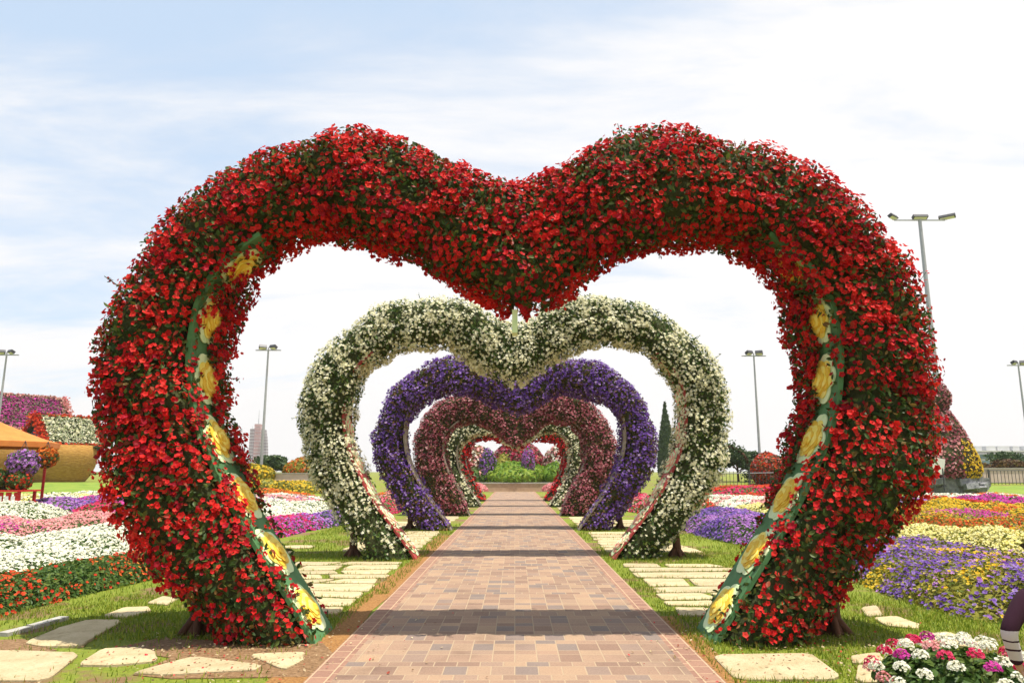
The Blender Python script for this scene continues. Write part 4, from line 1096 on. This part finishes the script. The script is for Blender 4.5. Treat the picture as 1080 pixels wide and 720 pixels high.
# far pale building on the right
GLASSB = noisy_mat('bluish_glass', [(0.3, (0.07, 0.13, 0.14)), (0.7, (0.12, 0.20, 0.21))], 0.2, 0.25, 0.0)
CONC = noisy_mat('pale_concrete', [(0.3, (0.46, 0.46, 0.46)), (0.7, (0.58, 0.58, 0.57))], 0.3, 0.85, 0.1, 0.05)
bx0, bx1, by = at(1030, 480, 260).x, at(1150, 480, 260).x, 260
zt = at(1050, 474, 260).z
root = thing('far_building', 'long pale building with bluish glass far beyond the right trees', 'building', ((bx0 + bx1) / 2, by, 0))
MB().box(((bx0 + bx1) / 2, by + 8, zt / 2 - 0.7), (bx1 - bx0, 16, zt - 1.4)).build('wall', CONC, root)
for k in range(3): MB().box(((bx0 + bx1) / 2, by - 0.15, 1.6 + k * (zt - 3) / 3 + (zt - 3) / 6), (bx1 - bx0 - 1.5, 0.4, (zt - 3) / 3 - 0.7)).build('window_band', GLASSB, root)
MB().box(((bx0 + bx1) / 2, by + 8, zt - 0.6), (bx1 - bx0 + 1.5, 17.5, 0.5)).build('roof', CONC, root)
for k in range(9):
    x = bx0 + (bx1 - bx0) * (k + 0.5) / 9
    MB().box((x, by + 5, zt + 0.55), (2.4 + (k % 3), 6, 1.6)).build('roof_unit', CONC, root)

# far towers on the left
TOWER = noisy_mat('tower_glass', [(0.3, (0.13, 0.10, 0.12)), (0.7, (0.22, 0.17, 0.18))], 0.06, 0.35, 0.0)
TOWERP = noisy_mat('tower_pink', [(0.3, (0.36, 0.16, 0.16)), (0.7, (0.46, 0.25, 0.24))], 0.06, 0.5, 0.0)
def tower(label, pxa, pxb, pyt, Y, sail=False, mat=TOWER, mast=0):
    a, b_ = at(pxa, pyt, Y), at(pxb, pyt, Y); x = (a.x + b_.x) / 2; w_ = b_.x - a.x; H = a.z
    root = thing('skyscraper', label, 'tower', (x, Y, 0), 'hazy skyscrapers on the left horizon')
    m = MB()
    n = 14
    for k in range(n):
        z0, z1 = H * k / n, H * (k + 1) / n
        ww = w_ * (math.cos(1.15 * (k / n) ** 1.5) if sail else 1)
        m.box((x - (w_ - ww) / 2, Y, (z0 + z1) / 2), (ww, w_, z1 - z0 - H * 0.012))
    m.build('shaft', mat, root)
    m = MB()
    for k in range(n): 
        ww = w_ * (math.cos(1.15 * (k / n) ** 1.5) if sail else 1)
        m.box((x - (w_ - ww) / 2, Y, H * (k + 1) / n - H * 0.006), (ww * 0.96, w_ * 0.96, H * 0.0118))
    m.build('floor_band', CONC, root)
    if mast: MB().rod((x, Y, H), (x, Y, H + mast), w_ * 0.08, w_ * 0.02, 6).build('mast', STEEL, root)
tower('slender hazy tower leftmost of the cluster', 264.5, 268.3, 452, 900, False, TOWER, 4)
tower('tallest pinkish tower in the middle of the cluster', 269.6, 275.6, 447, 905, False, TOWERP, 18)
tower('dark sail shaped tower at the right of the cluster', 276.8, 283.5, 453, 900, True)
tower('short dark tower apart from the others, nearer the red arch', 253, 257.5, 472, 850)

# low pale wall and yellow shrub behind the left hedges
lw = thing('garden_wall', 'low pale wall behind the yellow hedge left of the white arch', 'wall', (-18, 58, 0.8))
MB().box((-18.5, 58, 1.05), (4.2, 0.3, 0.9)).build('wall_body', PALEW, lw); MB().box((-18.5, 58, 1.55), (4.4, 0.42, 0.08)).build('coping', KERB, lw)
shrub('rounded yellow shrub left of the low pale wall', -20.6, 57, 1.5, 3.4, 441, LEAF_YEL, [(YELLOW, 0.5)], fs=0.2)
shrub('orange flowering shrub right of the low pale wall', -17.0, 60, 2.0, 3.6, 442, LEAF_YEL, [(ORANGE, 0.6)], fs=0.2)
shrub('yellow shrub behind the hedge, against the white arch', -14.5, 59, 2.0, 3.0, 443, LEAF_YEL, [(YELLOW, 0.4)], fs=0.2)
tree('far low dark tree between the towers and the red arch', -24.5, 74, 2.6, 3.6, 444, TREE_LEAF, 0.25, 'far trees on the left')
tree('far low tree just right of the towers', -20.5, 80, 2.3, 4.6, 445, TREE_LEAF, 0.25, 'far trees on the left')

# ------------------------------------------------------------------ flower houses in baskets on the left
BASKET = noisy_mat('woven_straw', [(0.25, (0.22, 0.11, 0.025)), (0.5, (0.36, 0.19, 0.045)), (0.75, (0.48, 0.28, 0.08))], 3.5, 0.9, 0.8, 0.06, stretch=(1, 1, 4))
HOUSEW = noisy_mat('dark_blue_gable', [(0.3, (0.03, 0.04, 0.10)), (0.7, (0.08, 0.08, 0.16))], 2, 0.8, 0.2, 0.02)


def flower_house(label, C, yaw, Lh, Wh, z_e, z_r, roof_petal, trim_petal, leafm, seed, basket):
    """gabled cottage whose roof is planted with flowers; ridge along local x"""
    r = np.random.default_rng(seed)
    C = Vector(C); R = Matrix.Rotation(yaw, 3, 'Z'); g = float(gz(C.x, C.y))
    root = thing('flower_house', label, 'flower house', (C.x, C.y, g))
    T = lambda P: (np.asarray(P, float) @ np.array(R).T) + np.array((C.x, C.y, g))
    if basket:
        a = np.linspace(0, 2 * math.pi, 40)
        P = np.array([[(math.cos(t) * (Lh / 2 + 0.2) * k, math.sin(t) * (Wh / 2 + 0.4) * k, z) for t in a] for z, k in ((0, 0.72), (0.5, 0.86), (1.2, 0.97), (2.0, 1.03), (z_e, 1.05), (z_e + 0.02, 0.9))])
        MB().grid(T(P)[:, ::-1] if False else T(P)).build('basket', BASKET, root, True)
    m = MB()
    hl, hw = Lh / 2 - 0.3, Wh / 2 - 0.2
    V = T([(-hl, -hw, z_e - 0.4), (hl, -hw, z_e - 0.4), (hl, hw, z_e - 0.4), (-hl, hw, z_e - 0.4), (-hl, -hw, z_e), (hl, -hw, z_e), (hl, hw, z_e), (-hl, hw, z_e), (-hl, 0, z_r - 0.2), (hl, 0, z_r - 0.2)])
    m.add(V, [(0, 1, 5, 4), (2, 3, 7, 6), (1, 2, 6, 5), (3, 0, 4, 7)]).add(V, [(4, 8, 7), (5, 6, 9)])
    m.build('wall', HOUSEW, root)
    m, fl, tr, lf = MB(), MB(), MB(), MB()
    for s in (-1, 1):
        e = np.array([(-Lh / 2, s * Wh / 2 * 1.08, z_e - 0.15), (Lh / 2, s * Wh / 2 * 1.08, z_e - 0.15), (Lh / 2, 0, z_r), (-Lh / 2, 0, z_r)])
        nrm = np.cross(e[1] - e[0], e[3] - e[0]) * (1 if s < 0 else -1); nrm /= np.linalg.norm(nrm)
        V = T(np.concatenate([e, e - nrm * 0.18]))
        m.add(V, [(0, 1, 2, 3), (4, 7, 6, 5), (0, 4, 5, 1), (1, 5, 6, 2), (2, 6, 7, 3), (3, 7, 4, 0)])
        n = int(Lh * (Wh / 2 + z_r - z_e) * 42)
        u, v = r.random(n), r.random(n)
        p = e[0] + u[:, None] * (e[1] - e[0]) + v[:, None] * (e[3] - e[0]) + nrm * r.uniform(0.02, 0.18, n)[:, None]
        edge = (u < 0.09) | (u > 0.91) | (v < 0.1) | (v > 0.92)
        N = np.tile(np.array(R @ Vector(nrm)), (n, 1)) + r.normal(size=(n, 3)) * 0.4
        W = T(p); sz = r.uniform(0.14, 0.26, n)
        stamp(fl, PENTA, W[~edge], N[~edge], sz[~edge], r); stamp(tr, PENTA, W[edge], N[edge], sz[edge] * 1.15, r)
        k = r.random(n) < 0.8
        stamp(lf, LEAFQ, W[k], N[k] + r.normal(size=(k.sum(), 3)) * 0.4, sz[k] * 1.2, r)
        # planted barge boards on both gables
        for x in (-Lh / 2, Lh / 2):
            n2 = 240; v = r.random(n2)
            p = np.stack([x + r.normal(size=n2) * 0.14, s * (Wh / 2 * 1.1) * (1 - v), z_e - 0.15 + (z_r - z_e + 0.2) * v], 1) + r.normal(size=(n2, 3)) * 0.13
            stamp(tr, PENTA, T(p), r.normal(size=(n2, 3)) + np.array(R @ Vector((np.sign(x), 0, 0.5))), r.uniform(0.16, 0.28, n2), r)
    m.build('roof', CORE, root); lf.build('foliage', leafm, root); fl.build('blossoms', roof_petal, root); tr.build('blossoms', trim_petal, root)
    return root


hc = at(63, 500, 61)
flower_house('basket shaped flower house with a white flowered roof edged in red', (hc.x, 61, 0), math.radians(56), 4.8, 4.2, 3.0, 5.5, WHITE, SCARLET, LEAF_MID, 501, True)
hp = at(18, 500, 68)
flower_house('taller flower house with a pink planted roof behind the white one', (hp.x, 68, 0), math.radians(56), 6.8, 4.6, 4.6, 8.0, MAGENTA, PINK, LEAF_MID, 502, True)

# orange canopy with hanging baskets and red stall
CANVAS = noisy_mat('orange_canvas', [(0.3, (0.46, 0.15, 0.03)), (0.7, (0.58, 0.21, 0.045))], 2.5, 0.8, 0.15, 0.01)
REDP = noisy_mat('red_paint', [(0.3, (0.42, 0.015, 0.012)), (0.7, (0.58, 0.03, 0.02))], 5, 0.5, 0.1, 0.004)
cy0 = 30.0; cxr = at(52, 468, cy0).x; zr = at(52, 466, cy0).z; cw = 3.0; cxc = cxr - cw
root = thing('canopy', 'orange canvas canopy at the left photo edge', 'canopy', (cxc, cy0, 0))
zap = at(2, 440, cy0).z + 0.15
n = 8
ring = [(cxc + cw * math.cos(t) * 1.0, cy0 + cw * math.sin(t), zr) for t in np.arange(n) * 2 * math.pi / n]
rings = []
for f in (1.0, 0.8, 0.55, 0.3, 0.08):
    rings.append([(cxc + (x - cxc) * f, cy0 + (y - cy0) * f, zr + (zap - zr) * (1 - f) ** 1.15) for x, y, _ in ring + ring[:1]])
low = [(x, y, z - 0.22) for x, y, z in rings[0]]
MB().grid(np.array([low] + rings)).build('canvas', CANVAS, root)
m = MB()
m.rod((cxc, cy0, 0), (cxc, cy0, zap), 0.06, 0.05, 10)
m.build('pole', REDP, root)
for t in np.arange(4) * 2 * math.pi / 4 + math.pi / 4:
    MB().rod((cxc + cw * 0.84 * math.cos(t), cy0 + cw * 0.84 * math.sin(t), 0), (cxc + cw * 0.84 * math.cos(t), cy0 + cw * 0.84 * math.sin(t), zr), 0.06, 0.06, 8).build('leg', REDP, root)


def hanging(label, px, py, Y, w_, petals, seed, ztop):
    p0 = at(px, py, Y); r = np.random.default_rng(seed)
    root = thing('hanging_basket', label, 'hanging basket', tuple(p0), 'hanging flower baskets under the canopy')
    MB().rod(p0 - Vector((0, 0, w_ * 0.3)), p0 + Vector((0, 0, 0.02)), w_ * 0.16, w_ * 0.3, 14).build('pot', BARK, root)
    m = MB()
    for t in (0, 2.1, 4.2): m.rod(p0 + Vector((math.cos(t) * w_ * 0.28, math.sin(t) * w_ * 0.28, 0)), (p0.x, Y, ztop), 0.012, 0.012, 5)
    m.build('chain', DARKMET, root)
    n = 700; d = r.normal(size=(n, 3)); d /= np.linalg.norm(d, axis=1, keepdims=True)
    P = np.array(p0) + d * w_ * 0.5 * r.uniform(0.75, 1.05, n)[:, None]
    q = MB(); stamp(q, LEAFQ, P[:350], d[:350] + r.normal(size=(350, 3)) * 0.5, r.uniform(0.1, 0.18, 350), r); q.build('foliage', LEAF, root)
    q = MB(); stamp(q, PENTA, P[250:], d[250:] + r.normal(size=(450, 3)) * 0.4, r.uniform(0.09, 0.15, 450), r); q.build('blossoms', petals, root)


hanging('purple hanging basket under the orange canopy', 24, 489, 28.6, 1.15, LILAC, 511, zr)
hanging('orange red hanging basket at the canopy corner', 49, 482, 29.4, 0.85, ORANGE, 512, zr)
sp = at(12, 532, 28.4)
root = thing('flower_stall', 'red painted stall with a slatted front below the purple basket', 'stall', (sp.x - 0.6, 28.4, 0))
sx = sp.x - 0.7
MB().box((sx, 28.4, 0.50), (2.7, 1.1, 0.10)).box((sx, 28.4, 0.97), (2.8, 1.2, 0.06)).build('shelf', REDP, root)
m = MB()
for k in range(9): m.box((sx - 1.25 + k * 0.31, 27.86, 0.55), (0.2, 0.04, 0.75))
m.build('front_slats', REDP, root)
for dx in (-1.25, 1.25):
    for dy in (-0.45, 0.45): MB().box((sx + dx, 28.4 + dy, 0.47), (0.09, 0.09, 0.94)).build('leg', REDP, root)
for k in range(3):
    MB().box((sx + 0.62 + k * 0.25, 27.82, 0.66), (0.14, 0.03, 0.24)).build('plaque', WHITEP, root)
for k, dx in enumerate((-0.8, 0.1, 0.9)):
    shrub(['dark potted plant at the left end of the red stall', 'dark leafy pot plant in the middle of the red stall', 'red flowering pot plant at the right end of the red stall'][k], sx + dx, 28.4, 0.75, 0.75, 520 + k, LEAF,
          [(SCARLET, 0.5 if k == 2 else 0.12)], fs=0.1, z=1.0, name='potted_plant', cat='plant')

# ------------------------------------------------------------------ round planter in the right foreground
pc = at(1010, 706, 5.75)
px_, py_ = pc.x, 5.75
root = thing('flower_planter', 'round planter of white and pink flower heads at the bottom right', 'planter', (px_, py_, 0))
MB().rod((px_, py_, 0), (px_, py_, 0.12), 0.50, 0.54, 28).rod((px_, py_, 0.12), (px_, py_, 0.16), 0.56, 0.56, 28).build('bowl', KERB, root, True)
rp = np.random.default_rng(601)
n = 2600; d = rp.normal(size=(n, 3)); d[:, 2] = np.abs(d[:, 2]); d /= np.linalg.norm(d, axis=1, keepdims=True)
P = d * np.array([0.60, 0.5, 0.24]) * rp.uniform(0.5, 1.0, n)[:, None] + np.array([px_, py_, 0.13])
q = MB(); stamp(q, LEAFT, P, d + rp.normal(size=d.shape) * 0.7 + np.array([0, 0, 0.4]), rp.uniform(0.05, 0.11, n), rp); q.build('foliage', LEAF_MID, root)
heads = {0: MB(), 1: MB(), 2: MB(), 3: MB()}
cs = []
for k in range(400):
    dd = rp.normal(size=3); dd[2] = abs(dd[2]) + 0.15; dd /= np.linalg.norm(dd)
    c = dd * np.array([0.60, 0.50, 0.27]) + np.array([px_, py_, 0.14])
    if all(np.linalg.norm(c - o) > 0.11 for o in cs): cs.append(c)
for c in cs:
    t = rp.choice(4, p=[0.70, 0.13, 0.10, 0.07]); n = 80
    dd = rp.normal(size=(n, 3)); dd[:, 2] = np.abs(dd[:, 2]) * 0.8; dd /= np.linalg.norm(dd, axis=1, keepdims=True)
    up = c - np.array([px_, py_, -0.1]); up /= np.linalg.norm(up)
    dd = dd * 0.9 + up * 0.5
    stamp(heads[t], PETUNIA, c + dd * 0.060, dd + rp.normal(size=dd.shape) * 0.3, rp.uniform(0.017, 0.027, n), rp)
for t, mt in ((0, PURE), (1, CRIMSON), (2, PINK), (3, MAGENTA)):
    if heads[t].V: heads[t].build('blossoms', mt, root)

# ------------------------------------------------------------------ person at the right edge
SKIN = noisy_mat('skin', [(0.3, (0.40, 0.22, 0.14)), (0.7, (0.46, 0.27, 0.18))], 12, 0.55, 0.05, 0.002)
HAIR = noisy_mat('dark_hair', [(0.3, (0.012, 0.008, 0.006)), (0.7, (0.03, 0.02, 0.015))], 40, 0.5, 0.4, 0.004, stretch=(1, 1, 0.15))
TROUS = noisy_mat('black_cloth', [(0.3, (0.010, 0.010, 0.013)), (0.7, (0.025, 0.024, 0.03))], 30, 0.9, 0.3, 0.003)
SHOE = noisy_mat('shoe_leather', [(0.3, (0.03, 0.03, 0.03)), (0.7, (0.06, 0.055, 0.05))], 20, 0.5, 0.2, 0.003)


def sweater_mat():
    m, nt, b = new_mat('plum_knit_with_white_bands')
    N, L = nt.nodes.new, nt.links.new
    t = N('ShaderNodeTexCoord'); s = N('ShaderNodeSeparateXYZ'); L(t.outputs['Object'], s.inputs[0])
    nz_ = noise(nt, 18, 4)
    z = N('ShaderNodeMath'); z.operation = 'MULTIPLY_ADD'; L(nz_, z.inputs[0]); z.inputs[1].default_value = 0.012; L(s.outputs[2], z.inputs[2])
    plum, wh = (0.030, 0.008, 0.018), (0.50, 0.44, 0.47)
    mr = N('ShaderNodeMapRange'); L(z.outputs[0], mr.inputs[0]); mr.inputs[1].default_value = 0.62; mr.inputs[2].default_value = 0.86
    c = ramp(nt, [(0, plum), (0.12, wh), (0.34, plum), (0.39, wh), (0.56, plum), (0.60, wh), (0.82, plum)], mr.outputs[0], 'CONSTANT')
    L(c, b.inputs['Base Color']); b.inputs['Roughness'].default_value = 0.95
    bump(nt, b, noise(nt, 120, 3), 0.4, 0.004)
    return m


def make_skin(name, verts, edges, radii, mat, parent, root_i=0, sub=2):
    import bmesh
    bm = bmesh.new()
    lay = bm.verts.layers.skin.verify()
    vs = [bm.verts.new(v) for v in verts]
    for v, rd, i in zip(vs, radii, range(len(vs))):
        rr = rd if isinstance(rd, tuple) else (rd, rd)
        v[lay].radius = rr; v[lay].use_root = (i == root_i)
    for a, b_ in edges: bm.edges.new((vs[a], vs[b_]))
    me = bpy.data.meshes.new(name); bm.to_mesh(me); bm.free()
    o = bpy.data.objects.new(name, me); COL.objects.link(o)
    me.materials.append(mat)
    md = o.modifiers.new('skin', 'SKIN'); md.use_smooth_shade = True; md.branch_smoothing = 0.6
    sd = o.modifiers.new('sub', 'SUBSURF'); sd.levels = sub; sd.render_levels = sub
    if parent is not None: o.parent = parent
    return o


# a girl about 1.3 m tall, seen only by her bent arm at the edge; she faces away, hand on the hip
PX, PY = at(1104, 600, 4.35).x, 4.35
person = thing('person', 'person in a plum sweater with white striped sleeve, elbow bent, at the right edge', 'person', (PX, PY, 0))
J = [(0, 0, .66), (0, 0, .78), (0, -.005, .90), (0, 0, 1.01), (0, .0, 1.07), (0, .01, 1.13), (0, .015, 1.20), (0, .012, 1.27),      # 0-7 spine, neck, head
     (-.135, 0, 1.0), (-.285, -.03, .805), (-.225, .02, .64), (-.20, .035, .59),                                                  # 8-11 left-in-picture arm
     (.13, 0, 1.02), (.18, -.01, .82), (.19, .03, .64), (.19, .04, .59),                                                          # 12-15 other arm
     (-.075, 0, .62), (-.085, .01, .35), (-.09, -.01, .07), (-.09, .10, .035),                                                      # 16-19 leg
     (.075, 0, .62), (.085, .01, .35), (.09, -.01, .07), (.09, .10, .035)]
E_ = [(0, 1), (1, 2), (2, 3), (3, 4), (4, 5), (5, 6), (6, 7), (3, 8), (8, 9), (9, 10), (10, 11), (3, 12), (12, 13), (13, 14), (14, 15), (0, 16), (16, 17), (17, 18), (18, 19), (0, 20), (20, 21), (21, 22), (22, 23)]
R_ = [(.105, .08), (.095, .07), (.105, .075), (.09, .06), .035, .05, (.078, .088), (.06, .07), .045, .034, .026, .024, .045, .034, .026, .024, .068, .045, .03, .028, .068, .045, .03, .028]
def fingers(V, E2, R2, iw, dirv, side):
    """five separate bent fingers rooted in the palm at vertex iw"""
    w_ = Vector(V[iw]); d = Vector(dirv).normalized(); s = Vector(side).normalized(); nrm = d.cross(s)
    for k, (off, L_) in enumerate(((-.020, .046), (-.007, .054), (.007, .051), (.020, .040))):
        b0 = w_ + d * .026 + s * off; i0 = len(V)
        V += [tuple(b0), tuple(b0 + d * L_ * .5 + nrm * .006), tuple(b0 + d * L_ * .9 + nrm * .02)]; R2 += [.0075, .0065, .0052]
        E2 += [(iw, i0), (i0, i0 + 1), (i0 + 1, i0 + 2)]
    b0 = w_ - s * .024 + d * .004; i0 = len(V)
    V += [tuple(b0), tuple(b0 - s * .018 + d * .022), tuple(b0 - s * .020 + d * .042)]; R2 += [.009, .0075, .006]
    E2 += [(iw, i0), (i0, i0 + 1), (i0 + 1, i0 + 2)]
fingers(J, E_, R_, 11, (.40, .25, -.85), (.2, .9, .3)); fingers(J, E_, R_, 15, (0, .15, -1), (0, 1, .1))
make_skin('body', J, E_, R_, SKIN, person, 0, 2)
SW = sweater_mat()
sv = [(0, 0, .62), (0, 0, .78), (0, -.005, .90), (0, 0, 1.0), (0, 0, 1.065), (-.14, 0, 1.0), (-.287, -.03, .805), (-.228, .018, .648), (-.215, .026, .615), (.135, 0, 1.015), (.182, -.01, .82), (.19, .025, .67)]
make_skin('sweater', sv, [(0, 1), (1, 2), (2, 3), (3, 4), (3, 5), (5, 6), (6, 7), (7, 8), (3, 9), (9, 10), (10, 11)], [(.14, .1), (.13, .09), (.14, .095), (.11, .078), .05, .058, .047, .037, .034, .058, .047, .040], SW, person, 0, 2)
tv = [(0, 0, .66), (0, 0, .60), (-.078, 0, .56), (-.086, .01, .35), (-.09, -.01, .09), (.078, 0, .56), (.086, .01, .35), (.09, -.01, .09)]
make_skin('trousers', tv, [(0, 1), (1, 2), (2, 3), (3, 4), (1, 5), (5, 6), (6, 7)], [(.12, .095), (.12, .095), .088, .066, .052, .088, .066, .052], TROUS, person, 1, 2)
for sg in (-1, 1):
    make_skin('shoe', [(sg * .09, -.035, .04), (sg * .09, .03, .042), (sg * .092, .13, .03)], [(0, 1), (1, 2)], [.04, .042, .032], SHOE, person, 0, 2)
make_skin('hair', [(0, .0, 1.27), (0, -.02, 1.22), (0, -.05, 1.14), (0, -.06, 1.03), (0, -.06, .94)], [(0, 1), (1, 2), (2, 3), (3, 4)], [(.07, .075), (.085, .085), (.07, .04), (.06, .03), (.035, .02)], HAIR, person, 1, 2)

# ------------------------------------------------------------------ haze
hm = bpy.data.materials.new('warm_haze'); hm.use_nodes = True
hn = hm.node_tree; hn.nodes.clear()
ho = hn.nodes.new('ShaderNodeOutputMaterial'); hv = hn.nodes.new('ShaderNodeVolumePrincipled')
hv.inputs['Color'].default_value = (0.93, 0.91, 0.90, 1); hv.inputs['Density'].default_value = 0.0003
hv.inputs['Anisotropy'].default_value = 0.2
hn.links.new(hv.outputs[0], ho.inputs['Volume'])
kind(MB().box((0, 550, 54), (2520, 1720, 110)).build('haze', hm), 'stuff')
